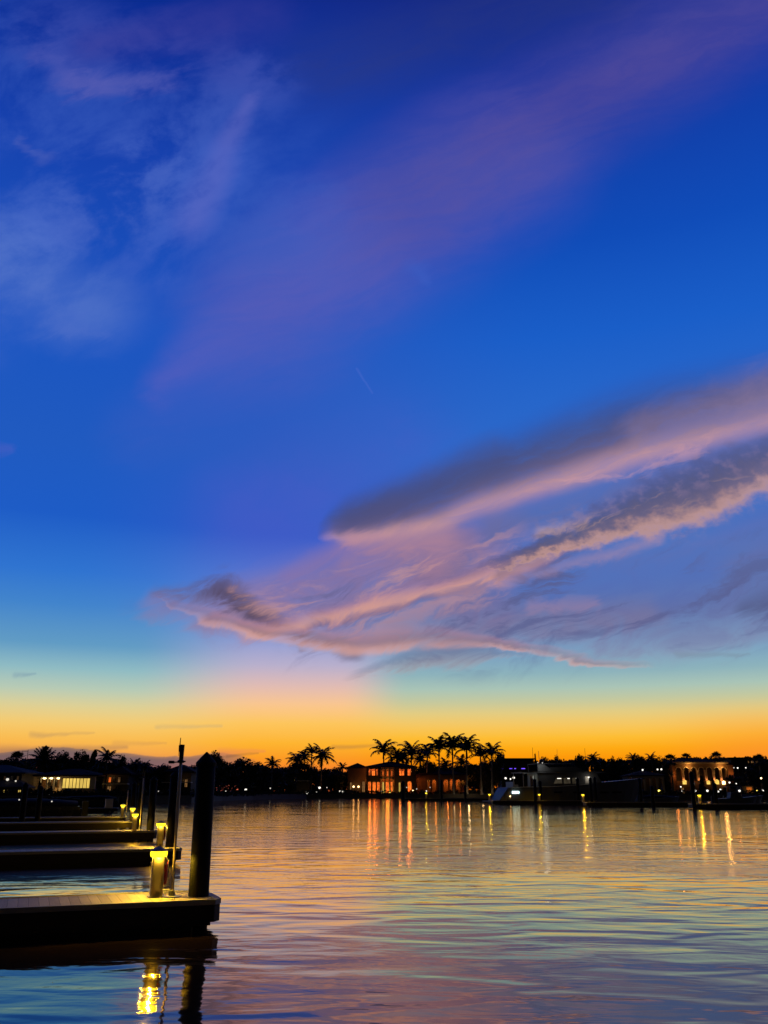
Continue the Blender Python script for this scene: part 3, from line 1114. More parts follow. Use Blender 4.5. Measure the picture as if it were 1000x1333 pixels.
# ------------------------------------------------------------------ trees
def frond(b, base, az, e0, L, droop, rng, w=0.5, n=9, twist=0.0):
    """one feather frond: arched midrib with drooping leaflets on both sides"""
    p = Vector(base)
    e = e0
    st = L / n
    dirh = Vector((math.cos(az), math.sin(az), 0))
    side = Vector((-math.sin(az), math.cos(az), 0))
    pts = [p.copy()]
    for k in range(n):
        p = p + (dirh * math.cos(e) + Vector((0, 0, 1)) * math.sin(e)) * st
        e -= droop / n * (0.6 + 0.9 * k / n)
        pts.append(p.copy())
    for k in range(n):
        a, c = pts[k], pts[k + 1]
        t = (k + 0.5) / n
        d = (c - a).normalized()
        # midrib
        h = 0.06 * L / 3.5 * (1.3 - t)
        b.poly([a - side * h, a + side * h, c + side * h, c - side * h])
        ll = L * w * (0.25 + 0.75 * math.sin(math.pi * min(1, 0.12 + t * 0.80))) * 0.5
        for s in (-1, 1):
            for j in range(2):
                q = a.lerp(c, j / 2 + 0.02)
                q2 = a.lerp(c, j / 2 + 0.72)
                dr = rng.uniform(0.35, 0.85)
                out = side * s * rng.uniform(0.75, 1.0) + d * rng.uniform(0.35, 0.7) - Vector((0, 0, dr))
                tip = q.lerp(q2, 0.6) + out.normalized() * ll * rng.uniform(0.8, 1.1)
                b.poly([q, q2, tip])
    return b


def palm_meshes(seed, kind):
    """unit palms with crown centre at height 1 * h; returns trunk mesh, crown mesh (metres, h = 10)"""
    rng = random.Random(seed)
    h = 10.0
    lean = rng.uniform(-0.5, 0.5)
    tr = MB()
    pts, rad = [], []
    for k in range(9):
        t = k / 8
        pts.append((lean * t * t, 0.3 * lean * t, h * t))
        rad.append(0.26 - 0.10 * t + 0.10 * math.exp(-t * 9) + (0.03 if k == 8 else 0))
    if kind == 'date':
        rad = [r * 1.7 for r in rad]
    tr.tube(pts, rad, 9)
    cr = MB()
    top = Vector(pts[-1])
    if kind == 'coconut':
        n = 20
        for k in range(n):
            az = 2 * math.pi * (k * 0.381966) + rng.uniform(-0.25, 0.25)
            f = k / (n - 1)
            e0 = math.radians(80 - 95 * f + rng.uniform(-8, 8))
            frond(cr, top + Vector((0, 0, 0.1)), az, e0, rng.uniform(3.0, 3.7), math.radians(rng.uniform(60, 100)), rng, 0.62)
    elif kind == 'royal':
        n = 16
        for k in range(n):
            az = 2 * math.pi * (k * 0.381966) + rng.uniform(-0.3, 0.3)
            f = k / (n - 1)
            e0 = math.radians(86 - 70 * f + rng.uniform(-6, 6))
            frond(cr, top + Vector((0, 0, 0.3)), az, e0, rng.uniform(3.0, 3.8), math.radians(rng.uniform(70, 115)), rng, 0.56)
        cr.tube([top + Vector((0, 0, -1.0)), top + Vector((0, 0, 0.6))], [0.20, 0.10], 8)
    elif kind == 'date':
        n = 46
        for k in range(n):
            az = 2 * math.pi * (k * 0.381966) + rng.uniform(-0.2, 0.2)
            f = k / (n - 1)
            e0 = math.radians(88 - 125 * f + rng.uniform(-8, 8))
            frond(cr, top, az, e0, rng.uniform(2.6, 3.2), math.radians(rng.uniform(25, 50)), rng, 0.5, 7)
    else:   # fan palm
        for k in range(30):
            az = 2 * math.pi * (k * 0.381966)
            f = k / 29
            el = math.radians(85 - 125 * f + rng.uniform(-8, 8))
            d = Vector((math.cos(az) * math.cos(el), math.sin(az) * math.cos(el), math.sin(el)))
            c0 = top + d * rng.uniform(0.9, 1.3)
            cr.tube([top, c0], [0.04, 0.03], 4)
            u = d.cross(Vector((0, 0, 1)))
            u = u.normalized() if u.length > 0.05 else Vector((1, 0, 0))
            w = u.cross(d)
            for j in range(13):
                a = math.radians(-105 + 210 * j / 12)
                dd = (d * math.cos(a) + u * math.sin(a)).normalized()
                tip = c0 + dd * rng.uniform(0.95, 1.25) - Vector((0, 0, 0.22))
                sd = (dd.cross(w)).normalized() * 0.09
                md = c0 + dd * 0.5
                cr.poly([c0, md + sd, tip, md - sd])
    return tr.mesh('trunk', M['palmbark'], True), cr.mesh('crown', M['frond'])


def broad_meshes(seed, kind='round'):
    """unit tree: 1 m tall crown envelope scaled at use; built at height 8 m, width 8 m"""
    rng = random.Random(seed)
    tr, cr = MB(), MB()
    H, W = 8.0, 4.0
    base = 1.0 if kind != 'cone' else 0.3
    tr.tube([(0, 0, 0), (rng.uniform(-.1, .1), 0, 1.5), (rng.uniform(-.3, .3), rng.uniform(-.2, .2), 3.4), (rng.uniform(-.5, .5), 0, 5.6)],
            [0.30, 0.22, 0.16, 0.06], 8)
    clumps = []
    n = 26
    for k in range(n):
        if kind == 'round':
            a = rng.uniform(0, 2 * math.pi)
            z = rng.uniform(-0.8, 1.0)
            rr = math.sqrt(max(0, 1 - z * z * 0.86)) * rng.uniform(0.45, 0.95)
            c = Vector((math.cos(a) * rr * W * 0.82, math.sin(a) * rr * W * 0.82, 4.3 + z * 2.9))
            r = rng.uniform(0.85, 1.45)
        elif kind == 'pine':
            f = k / n
            a = rng.uniform(0, 2 * math.pi)
            rr = (1 - f) ** 0.8 * W * 0.62 * rng.uniform(0.4, 1.0)
            c = Vector((math.cos(a) * rr, math.sin(a) * rr, 1.3 + f * 6.3))
            r = 0.9 - 0.45 * f
        else:
            f = k / n
            a = rng.uniform(0, 2 * math.pi)
            rr = (1 - f) * W * 0.34 * rng.uniform(0.2, 1.0)
            c = Vector((math.cos(a) * rr, math.sin(a) * rr, 0.6 + f * 7.0))
            r = 0.8 - 0.5 * f
        clumps.append((c, r))
    for c, r in clumps[:9]:
        tr.tube([(0, 0, min(3.0, c.z * 0.5)), (c.x * 0.5, c.y * 0.5, c.z * 0.75), tuple(c)], [0.11, 0.07, 0.02], 5)
    for c, r in clumps:
        for j in range(150):
            d = Vector((rng.gauss(0, 1), rng.gauss(0, 1), rng.gauss(0, 0.8)))
            d = d.normalized() * r * (rng.random() ** 0.45)
            p = c + d
            s = rng.uniform(0.15, 0.36)
            u = Vector((rng.gauss(0, 1), rng.gauss(0, 1), rng.gauss(0, 1))).normalized()
            w = u.cross(Vector((rng.gauss(0, 1), rng.gauss(0, 1), rng.gauss(0, 1)))).normalized()
            cr.poly([p - u * s, p + w * s * 0.5, p + u * s, p - w * s * 0.5])
    # twigs that break the outline
    for c, r in clumps:
        for j in range(4):
            a = rng.uniform(0, 2 * math.pi)
            d = Vector((math.cos(a), math.sin(a), rng.uniform(0.2, 1.2))).normalized()
            p = c + d * r
            q = p + d * rng.uniform(0.3, 0.8)
            w = Vector((-d.y, d.x, 0)) * 0.10
            cr.poly([p - w, p + w, q])
    return tr.mesh('trunk', M['bark'], True), cr.mesh('crown', M['leafb'] if seed % 2 else M['leaf'])


LIB = {}
for k in ('coconut', 'royal', 'date', 'fan'):
    LIB[k] = [palm_meshes(s * 7 + len(k), k) for s in range(4 if k in ('coconut', 'royal') else 2)]
for k in ('round', 'pine', 'cone'):
    LIB[k] = [broad_meshes(s * 5 + 3, k) for s in range(4 if k == 'round' else 2)]
KNAME = {'coconut': ('coconut_palm', 'palm'), 'royal': ('royal_palm', 'palm'), 'date': ('date_palm', 'palm'), 'fan': ('fan_palm', 'palm'),
         'round': ('broadleaf_tree', 'tree'), 'pine': ('pine_tree', 'tree'), 'cone': ('cypress_tree', 'tree')}
tree_rng = random.Random(5)


def tree(kind, px, top, Y, wpx, label, group):
    """top = skyline height on the survey, wpx = crown width there"""
    nm, cat = KNAME[kind]
    var = tree_rng.randrange(len(LIB[kind]))
    tm, cm = LIB[kind][var]
    z0 = LAND
    zt = zat(top, Y) - z0
    wid = wpx * Y / 1206.0
    t = thing(nm, label, cat, (px_x(px, Y), Y, z0 - 0.05), tree_rng.uniform(0, 6.28), group)
    if kind in ('coconut', 'royal', 'date', 'fan'):
        cs = wid / {'coconut': 4.7, 'royal': 4.9, 'date': 4.6, 'fan': 4.0}[kind]
        up = {'coconut': 2.3, 'royal': 2.7, 'date': 2.7, 'fan': 2.0}[kind] * cs
        hs = max(zt - up, 1.5) / 10.0
        ts = max(0.8, min(1.3, cs))
        a = bpy.data.objects.new('trunk', tm)
        a.scale = (ts, ts, hs)
        c = bpy.data.objects.new('crown', cm)
        topv = tm.vertices
        # crown mesh is modelled around (lean, .3 lean, 10): carry that point to the trunk's top
        lx = sum(v.co.x for v in topv[-9:]) / 9
        ly = sum(v.co.y for v in topv[-9:]) / 9
        c.scale = (cs, cs, cs)
        c.location = (lx * (ts - cs), ly * (ts - cs), 10.0 * hs - 10.0 * cs)
    else:
        a = bpy.data.objects.new('trunk', tm)
        c = bpy.data.objects.new('crown', cm)
        sw_ = wid / {'round': 6.6, 'pine': 4.6, 'cone': 3.2}[kind]
        a.scale = c.scale = (sw_, sw_, zt / {'round': 7.7, 'pine': 7.8, 'cone': 7.8}[kind])
    for o in (a, c):
        COL.objects.link(o)
        o.parent = t
    return t


GL, GM, GP, GR, GV = ('trees along the left shore', 'trees on the middle shore', 'tall palms around the lit mansion',
                      'trees behind the marina on the right', 'clump of palms left of the mansion')
TREES = [
    ('fan', 17, 977, 178, 24, 'bushy palm above the grey roof at the far left edge', GL),
    ('date', 53, 972, 188, 32, 'tall round headed palm, the highest crown left of the tall pole', GL),
    ('round', 4, 987, 190, 28, 'dark tree cut by the left edge of the photo, under the bushy palm', GL),
    ('round', 33, 990, 192, 26, 'low dark tree between the two big palms at the far left', GL),
    ('round', 77, 984, 190, 32, 'dark tree just right of the tall round headed palm', GL),
    ('round', 99, 983, 190, 32, 'dark tree above the large yellow lit window', GL),
    ('pine', 119, 977, 192, 22, 'pointed dark conifer between the lit yellow window and the ragged palm', GL),
    ('coconut', 134, 976, 180, 26, 'ragged leaning palm, second highest crown left of the tall pole', GL),
    ('round', 140, 994, 184, 44, 'broad dark tree under the ragged leaning palm', GL),
    ('round', 157, 989, 186, 28, 'dark tree above the balcony house', GL),
    ('coconut', 173, 989, 182, 18, 'small palm with upswept fronds right of the balcony house', GL),
    ('coconut', 187, 991, 184, 20, 'small flat topped palm behind the third dock pole', GL),
    ('round', 181, 997, 190, 40, 'low dark tree beneath the pair of small palms', GL),
    ('round', 206, 1001, 186, 40, 'lowest dark tree on the left shore, just left of the tall slim pole', GL),
    ('coconut', 208, 996, 188, 13, 'tiny palm crown peeping over the low roof left of the tall slim pole', GL),
    ('round', 228, 1002, 186, 34, 'dark tree directly behind the tall slim pole', GL),
    ('round', 247, 997, 190, 26, 'dark tree between the slim pole and the nearest piling', GL),
    ('round', 266, 990, 200, 34, 'dark tree hidden behind the nearest piling', GM),
    ('round', 284, 978, 215, 32, 'tall ragged tree rising right beside the nearest piling', GM),
    ('round', 296, 992, 222, 30, 'lower tree leaning out from the tall ragged one by the piling', GM),
    ('round', 316, 990, 240, 48, 'wide smooth domed tree on the middle shore', GM),
    ('round', 337, 994, 246, 34, 'dark tree on the right shoulder of the wide domed tree', GM),
    ('coconut', 353, 987, 250, 19, 'small lone palm on the skyline left of the palm clump', GM),
    ('round', 356, 998, 255, 38, 'low dark tree under the small lone palm', GM),
    ('round', 374, 1001, 268, 30, 'low tree at the dip of the skyline left of the palm clump', GM),
    ('coconut', 387, 979, 288, 24, 'leftmost and lowest palm of the clump left of the mansion', GV),
    ('coconut', 396, 976, 292, 22, 'palm second from the left in the clump left of the mansion', GV),
    ('royal', 405, 970, 290, 20, 'highest palm of the clump, its thin fronds pointing up', GV),
    ('coconut', 417, 972, 286, 28, 'rightmost palm of the clump, with a hanging round crown and visible trunk', GV),
    ('round', 396, 990, 290, 42, 'dense dark bush filling the palm clump', GM),
    ('round', 424, 1003, 300, 30, 'low tree right of the palm clump', GM),
    ('round', 440, 998, 298, 22, 'small tree on the skyline between palm clump and mansion roof', GM),
    ('coconut', 445, 994, 304, 14, 'small ragged palm just left of the mansion roof', GM),
    ('round', 436, 1006, 292, 34, 'dark shrubby tree at the left end of the mansion wing', GM),
    ('royal', 500, 964, 301, 32, 'tall palm behind the left end of the lit mansion, its fronds spread wide', GP),
    ('coconut', 516, 975, 303, 26, 'shorter palm behind the middle of the lit mansion', GP),
    ('coconut', 526, 978, 300, 22, 'low crowned palm between two taller ones above the mansion', GP),
    ('royal', 536, 966, 298, 34, 'tall full palm above the right end of the lit mansion', GP),
    ('coconut', 546, 980, 304, 22, 'low palm just right of the mansion roof', GP),
    ('royal', 556, 969, 292, 30, 'palm with one upright spear frond, right of the mansion', GP),
    ('royal', 572, 959, 282, 34, 'first of the three tallest pale trunked palms, over the twin white lamps side', GP),
    ('royal', 590.5, 956, 281, 36, 'middle and highest of the three tallest palms', GP),
    ('royal', 608, 958, 280, 38, 'last of the three tallest palms, with fronds hanging right', GP),
    ('coconut', 601, 984, 300, 22, 'low palm crown seen between the second and third tallest palms', GP),
    ('royal', 627, 972, 279, 26, 'slim shorter palm right of the three tallest', GP),
    ('royal', 641, 967, 278, 32, 'rightmost tall palm, beside the round dark tree', GP),
    ('round', 650, 977, 282, 20, 'round dark tree touching the rightmost tall palm', GM),
    ('round', 556, 994, 296, 30, 'dark tree between the mansion and its low arcade', GM),
    ('coconut', 579, 988, 302, 22, 'small palm in the gap between the first and second tallest palms', GM),
    ('round', 584, 1000, 298, 34, 'low dark tree above the lit arcade', GM),
    ('round', 606, 993, 296, 32, 'dark tree behind the third tallest palm', GM),
    ('round', 625, 990, 292, 30, 'dark tree under the slim shorter palm', GM),
    ('round', 640, 992, 288, 30, 'dark tree at the foot of the rightmost tall palm', GM),
    ('cone', 699, 981, 264, 7, 'thin dark cypress above the yacht radar arch', GR),
    ('round', 712, 984, 262, 20, 'round tree above the yacht flybridge', GR),
    ('round', 726, 987, 258, 20, 'dark tree right of the one above the yacht flybridge', GR),
    ('round', 742, 989, 262, 30, 'long low tree behind the yacht saloon', GR),
    ('round', 759, 986, 256, 20, 'flat topped tree below the thin mast behind the yacht', GR),
    ('coconut', 776, 981, 252, 18, 'ragged palm on the skyline above the yacht bow', GR),
    ('round', 787, 986, 254, 20, 'tree just right of the ragged palm over the yacht bow', GR),
    ('round', 798, 985, 250, 14, 'small round tree standing above the pale foredeck', GR),
    ('round', 812, 990, 250, 30, 'low tree between the foredeck and the small skyline palm', GR),
    ('coconut', 826, 981, 246, 15, 'small skyline palm left of the three white street lights', GR),
    ('round', 836, 987, 246, 24, 'tree above the first white street light', GR),
    ('round', 849, 986, 248, 18, 'tree left of the upright palm near the arched villa', GR),
    ('coconut', 853, 981, 246, 14, 'upright palm above the pair of white street lights', GR),
    ('round', 866, 988, 246, 26, 'dark tree at the left corner of the arched villa', GR),
    ('fan', 877, 981, 242, 20, 'bushy palm above the left end of the arched villa', GR),
    ('fan', 898, 980, 268, 16, 'fan headed palm behind the left half of the arched villa roof', GR),
    ('round', 915, 988, 270, 32, 'low tree behind the middle of the arched villa roof', GR),
    ('fan', 937, 978, 266, 19, 'dense palm behind the right half of the arched villa roof', GR),
    ('fan', 993, 981, 236, 22, 'bushy palm at the right edge of the photo', GR),
    ('round', 982, 996, 232, 26, 'dark tree left below the bushy palm at the right edge', GR),
    ('cone', 868.5, 1004, 228, 13, 'pointed dark cypress against the left corner of the arched villa', GR),
    ('cone', 915, 1010, 226, 11, 'pointed dark cypress before the middle arches of the villa', GR),
    ('cone', 929.5, 1013, 226, 8, 'small cypress before the right arches of the villa', GR),
    ('round', 845, 1008, 232, 30, 'dark tree below the white street lights', GR),
    ('round', 960, 1008, 226, 24, 'dark tree right of the arched villa', GR),
    ('round', 90, 1026, 165, 20, 'round garden shrub below the large yellow window', GL),
    ('cone', 50.5, 1017, 164, 8, 'narrow cypress left of the porch of the lit house', GL),
    ('cone', 66, 1023, 163, 9, 'small cypress before the porch steps', GL),
]
for kind_, px_t, top_, Y_, w_, lab_, g_ in TREES:
    tree(kind_, px_t, top_ - (3.5 if g_ == GL and kind_ == 'round' and top_ < 1010 else 1.0), Y_, w_, lab_, g_)


# far wood closing the gaps between the trees, reads as one mass
def far_wood():
    rng = random.Random(77)
    b = MB()
    prof = [(-60, 992), (60, 990), (150, 995), (205, 1004), (250, 1001), (290, 998), (340, 998), (375, 1005), (440, 1006), (500, 1002),
            (560, 1001), (640, 996), (700, 992), (780, 990), (860, 990), (930, 987), (1060, 987)]
    px = -60.0
    while px < 1060:
        for k in range(len(prof) - 1):
            if prof[k][0] <= px < prof[k + 1][0]:
                f = (px - prof[k][0]) / (prof[k + 1][0] - prof[k][0])
                top = prof[k][1] + f * (prof[k + 1][1] - prof[k][1])
        base = 345 if px > 280 else 260
        Yw = base + rng.uniform(-6, 14)
        zt = zat(top + rng.uniform(-1.5, 4.0), Yw)
        x = px_x(px, Yw)
        hgt = zt - LAND
        for j in range(60):
            p = Vector((x + rng.gauss(0, 1.3), Yw + rng.gauss(0, 1.5), LAND + hgt * (1 - rng.random() ** 1.6)))
            s = rng.uniform(0.4, 1.0)
            u = Vector((rng.gauss(0, 1), rng.gauss(0, .4), rng.gauss(0, 1))).normalized()
            w = u.cross(Vector((rng.gauss(0, 1), 1.5, rng.gauss(0, 1)))).normalized()
            b.poly([p - u * s, p + w * s * .6, p + u * s, p - w * s * .6])
        px += 2.6
    tag(b.build('distant_woods', M['leaf']), 'dark wood filling the skyline behind the waterfront houses', 'woods', None, 'stuff')
    # clipped hedge-like planting in front of the waterfront gardens
    h = MB()
    px = -40.0
    while px < 1040:
        for k in range(len(SHORE) - 1):
            if SHORE[k][0] <= px < SHORE[k + 1][0]:
                f = (px - SHORE[k][0]) / (SHORE[k + 1][0] - SHORE[k][0])
                Yw = SHORE[k][1] + f * (SHORE[k + 1][1] - SHORE[k][1])
        for j in range(10):
            p = Vector((px_x(px, Yw) + rng.gauss(0, .5), Yw + rng.uniform(0.8, 2.2), LAND + rng.random() ** 1.4 * (1.0 + 0.5 * math.sin(px * 0.21) * math.sin(px * 0.07))))
            s = rng.uniform(0.15, 0.4)
            u = Vector((rng.gauss(0, 1), rng.gauss(0, .4), rng.gauss(0, 1))).normalized()
            w = u.cross(Vector((rng.gauss(0, 1), 1.5, rng.gauss(0, 1)))).normalized()
            h.poly([p - u * s, p + w * s * .6, p + u * s, p - w * s * .6])
        px += 1.3
    tag(h.build('shore_undergrowth', M['leafb']), 'low dark planting along the top of the seawall', 'undergrowth', None, 'stuff')


far_wood()


# ------------------------------------------------------------------ houses
def bx(px, Y):
    return px_x(px, Y)


def window(parent, x0, x1, z0, z1, y, pane, frame=None, bars=1, d=0.0):
    f = MB()
    w = 0.10
    f.box(x0, y - 0.06, z0, x0 + w, y + 0.06, z1)
    f.box(x1 - w, y - 0.06, z0, x1, y + 0.06, z1)
    f.box(x0 + w, y - 0.06, z0, x1 - w, y + 0.06, z0 + w)
    f.box(x0 + w, y - 0.06, z1 - w, x1 - w, y + 0.06, z1)
    for k in range(bars):
        c = x0 + (x1 - x0) * (k + 1) / (bars + 1)
        f.box(c - 0.05, y - 0.055, z0 + w, c + 0.05, y + 0.055, z1 - w)
    o = f.build('window', frame or M['dark'], parent)
    p = MB()
    p.box(x0 + 0.05, y + 0.0605, z0 + 0.05, x1 - 0.05, y + 0.08, z1 - 0.05)
    p.build('pane', pane, o)
    return o


def lit_mansion():
    Y = 288.0
    t = thing('mansion', 'large two storey mansion glowing orange through its columns and arches', 'mansion', (0, Y, LAND))
    L = LAND
    X = lambda p: bx(p, Y)
    Z = lambda py: zat(py, Y) - L
    zf, z1, z2 = Z(1012.5), Z(1011), Z(999)
    # main body behind the loggias
    b = MB()
    b.box(X(478), 2.6, 0, X(541), 14, z2 - 0.002)
    b.build('back_wall', M['stucco'], t)
    # lower arcade and upper loggia, left and right of the bow
    lower = [(478.5, 483.6), (484.6, 489.4), (490.2, 494.8), (519.0, 522.0), (530.4, 536.6)]
    ops = [(X(a), X(c), 0.25, Z(1021) + 0.2, True) for a, c in lower]
    wl = wall_with_openings(X(477), X(495.4), 0, zf, 0, 0.5, [o for o in ops if o[0] < X(500)])
    wl.build('arcade', M['stucco'], t)
    wr = wall_with_openings(X(513.5), X(541.5), 0, zf, 0, 0.5, [o for o in ops if o[0] > X(500)])
    wr.build('arcade', M['stucco'], t)
    up = [(480, 482.4), (483.4, 488.4), (489.6, 492.2), (519.8, 523.0), (523.8, 527.0), (530.8, 535.4)]
    ops = [(X(a), X(c), zf + 0.7, z2 - 0.5, False) for a, c in up]
    wall_with_openings(X(477), X(495.4), zf + 0.004, z2, 0, 0.45, [o for o in ops if o[0] < X(500)]).build('upper_loggia', M['stucco'], t)
    wall_with_openings(X(513.5), X(541.5), zf + 0.004, z2, 0, 0.45, [o for o in ops if o[0] > X(500)]).build('upper_loggia', M['stucco'], t)
    fl = MB()
    fl.box(X(478), 0.51, zf - 0.32, X(495), 2.59, zf - 0.02)
    fl.box(X(514), 0.51, zf - 0.32, X(541), 2.59, zf - 0.02)
    fl.build('gallery_floor', M['stone'], t)
    # bow fronted porch
    cx = (X(495.4) + X(513.5)) / 2
    R = (X(513.5) - X(495.4)) / 2
    pts = [(cx + R * math.cos(a), 0.2 - 0.75 * R * math.sin(a)) for a in [math.pi * (1 - k / 5) for k in range(6)]]
    for z in (zf - 0.28, z2 - 0.55):
        s = MB()
        s.rings([[(p[0], p[1] - 0.12, z) for p in pts], [(p[0], p[1] - 0.12, z + 0.42) for p in pts]])
        s.build('entablature', M['stone'], t)
    for k in range(6):
        px_, py_ = pts[k]
        for z0, zz in ((0, zf - 0.281), (zf + 0.15, z2 - 0.551)):
            c = MB()
            c.lathe([(0.30, z0), (0.30, z0 + 0.15), (0.22, z0 + 0.22), (0.19, zz - 0.25), (0.28, zz - 0.12), (0.28, zz)], 12, (px_, py_ + 0.12))
            c.build('column', M['stone'], t)
    ra = MB()
    for a, c in ((478, 495), (514, 541)):
        ra.box(X(a), -0.06, zf + 0.62, X(c), -0.003, zf + 0.70)
    ra.build('railing', M['dark'], t)
    # windows and french doors deep in the loggias
    for a, c, pn in ((479, 483, 'paneo'), (484.8, 489.2, 'paneo'), (490.6, 494.4, 'paneo'), (497, 500, 'panew'), (502, 506.6, 'paneo'), (508.5, 512, 'paneo'),
                     (519.2, 521.8, 'panew'), (531, 536.4, 'paneo')):
        window(t, X(a), X(c), 0.3, zf - 1.2, 2.5, M[pn], M['dark'], 1)
    for a, c, pn in ((479.5, 482, 'paner'), (484, 488.4, 'paneo'), (490, 492, 'paner'), (497, 499.4, 'paneo'), (503.5, 506, 'paneo'), (509, 512, 'paner'),
                     (520, 526.6, 'paneo'), (531, 535, 'paneo')):
        window(t, X(a), X(c), zf + 0.5, z2 - 0.9, 2.5, M[pn], M['dark'], 1)
    # glowing loggia lamps
    warm = (1.0, 0.27, 0.04)
    for p, e in ((482, 60), (489, 60), (520.5, 60), (533, 90)):
        bulb(t, (X(p), 1.5, zf - 1.0), e * 4.2, warm, 0.12)
        bulb(t, (X(p), 1.5, z2 - 0.9), e * 3.6, (1.0, 0.24, 0.05), 0.12)
    bulb(t, (cx, 0.6, zf - 0.9), 200, warm, 0.15)
    bulb(t, (cx, 0.8, z2 - 1.0), 50, (1.0, 0.28, 0.06), 0.15)
    for p in (500, 507.5):
        l = MB()
        l.ball((X(p), -3.4, 0.55), 0.24)
        l.tube([(X(p), -3.4, 0), (X(p), -3.4, 0.32)], 0.05, 6)
        l.build('uplight', M['lampy'], t)
        bulb(t, (X(p), -2.9, 0.7), 75, (1.0, 0.60, 0.12), 0.1)
    # roofs: main hip, left wing, right wing
    r = MB()
    hip_roof(r, X(477), 0, X(541.5), 14, z2 + 0.001, Z(990.5) - z2 - 0.25, 0.8)
    r.build('roof', M['rooft'], t)
    r = MB()
    rr = [[(p[0] * 1.0 + (p[0] - cx) * 0.12, p[1] - 0.35, z2 + 0.03) for p in pts], [(p[0] * 1.0 + (p[0] - cx) * 0.12, p[1] - 0.35, z2 + 0.28) for p in pts],
          [(cx + (p[0] - cx) * 0.1, 3.0 + (p[1] - 3.0) * 0.1, Z(992)) for p in pts]]
    r.rings(rr)
    r.build('roof', M['rooft'], t)
    ch = MB()
    ch.box(X(529), 6, z2 + 0.5, X(532), 8, Z(989))
    ch.box(X(528.6), 5.8, Z(989) + 0.002, X(532.4), 8.2, Z(989) + 0.25)
    ch.build('chimney', M['stucco'], t)
    w = MB()
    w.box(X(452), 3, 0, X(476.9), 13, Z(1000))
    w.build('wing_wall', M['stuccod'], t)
    r = MB()
    hip_roof(r, X(452), 3, X(476.9), 13, Z(1000) + 0.002, Z(993.5) - Z(1000), 0.7)
    r.build('roof', M['rooft'], t)
    for p in (460, 466.5):
        s = MB()
        s.ball((X(p), 2.6, Z(1024)), 0.26)
        s.build('wall_lamp', M['lampo'], t)
        bulb(t, (X(p), 2.1, Z(1024) + 0.1), 18, (1.0, 0.42, 0.12), 0.1)
    window(t, X(471), X(475), 0.6, Z(1017), 2.93, M['paned'])
    window(t, X(455), X(457.6), 0.6, Z(1018), 2.93, M['paned'])
    # low arcade wing to the right
    a0, a1 = X(541.6), X(609)
    ar = [(556.4, 561.0), (563.6, 568.8), (578.6, 584.6), (586.6, 592.8), (594.8, 600.6), (602.6, 606.6)]
    ops = [(X(a), X(c), 0.2, Z(1017.5), True) for a, c in ar]
    wall_with_openings(a0 + 0.01, a1, 0, Z(1009), 3.0, 0.5, ops).build('arcade', M['stucco'], t)
    b = MB()
    b.box(a0 + 0.01, 6.2, 0, a1, 12, Z(1009))
    b.build('back_wall', M['stucco'], t)
    r = MB()
    hip_roof(r, a0 + 0.8, 3, a1, 12, Z(1009) + 0.002, 1.5, 0.6)
    r.build('roof', M['rooft'], t)
    for p, e in ((559, 50), (566, 60), (582, 75), (590, 85), (598, 70)):
        bulb(t, (X(p) + 0.8, 4.6, Z(1016)), e * 3.4, (1.0, 0.30, 0.05), 0.1)
    return t


lit_mansion()


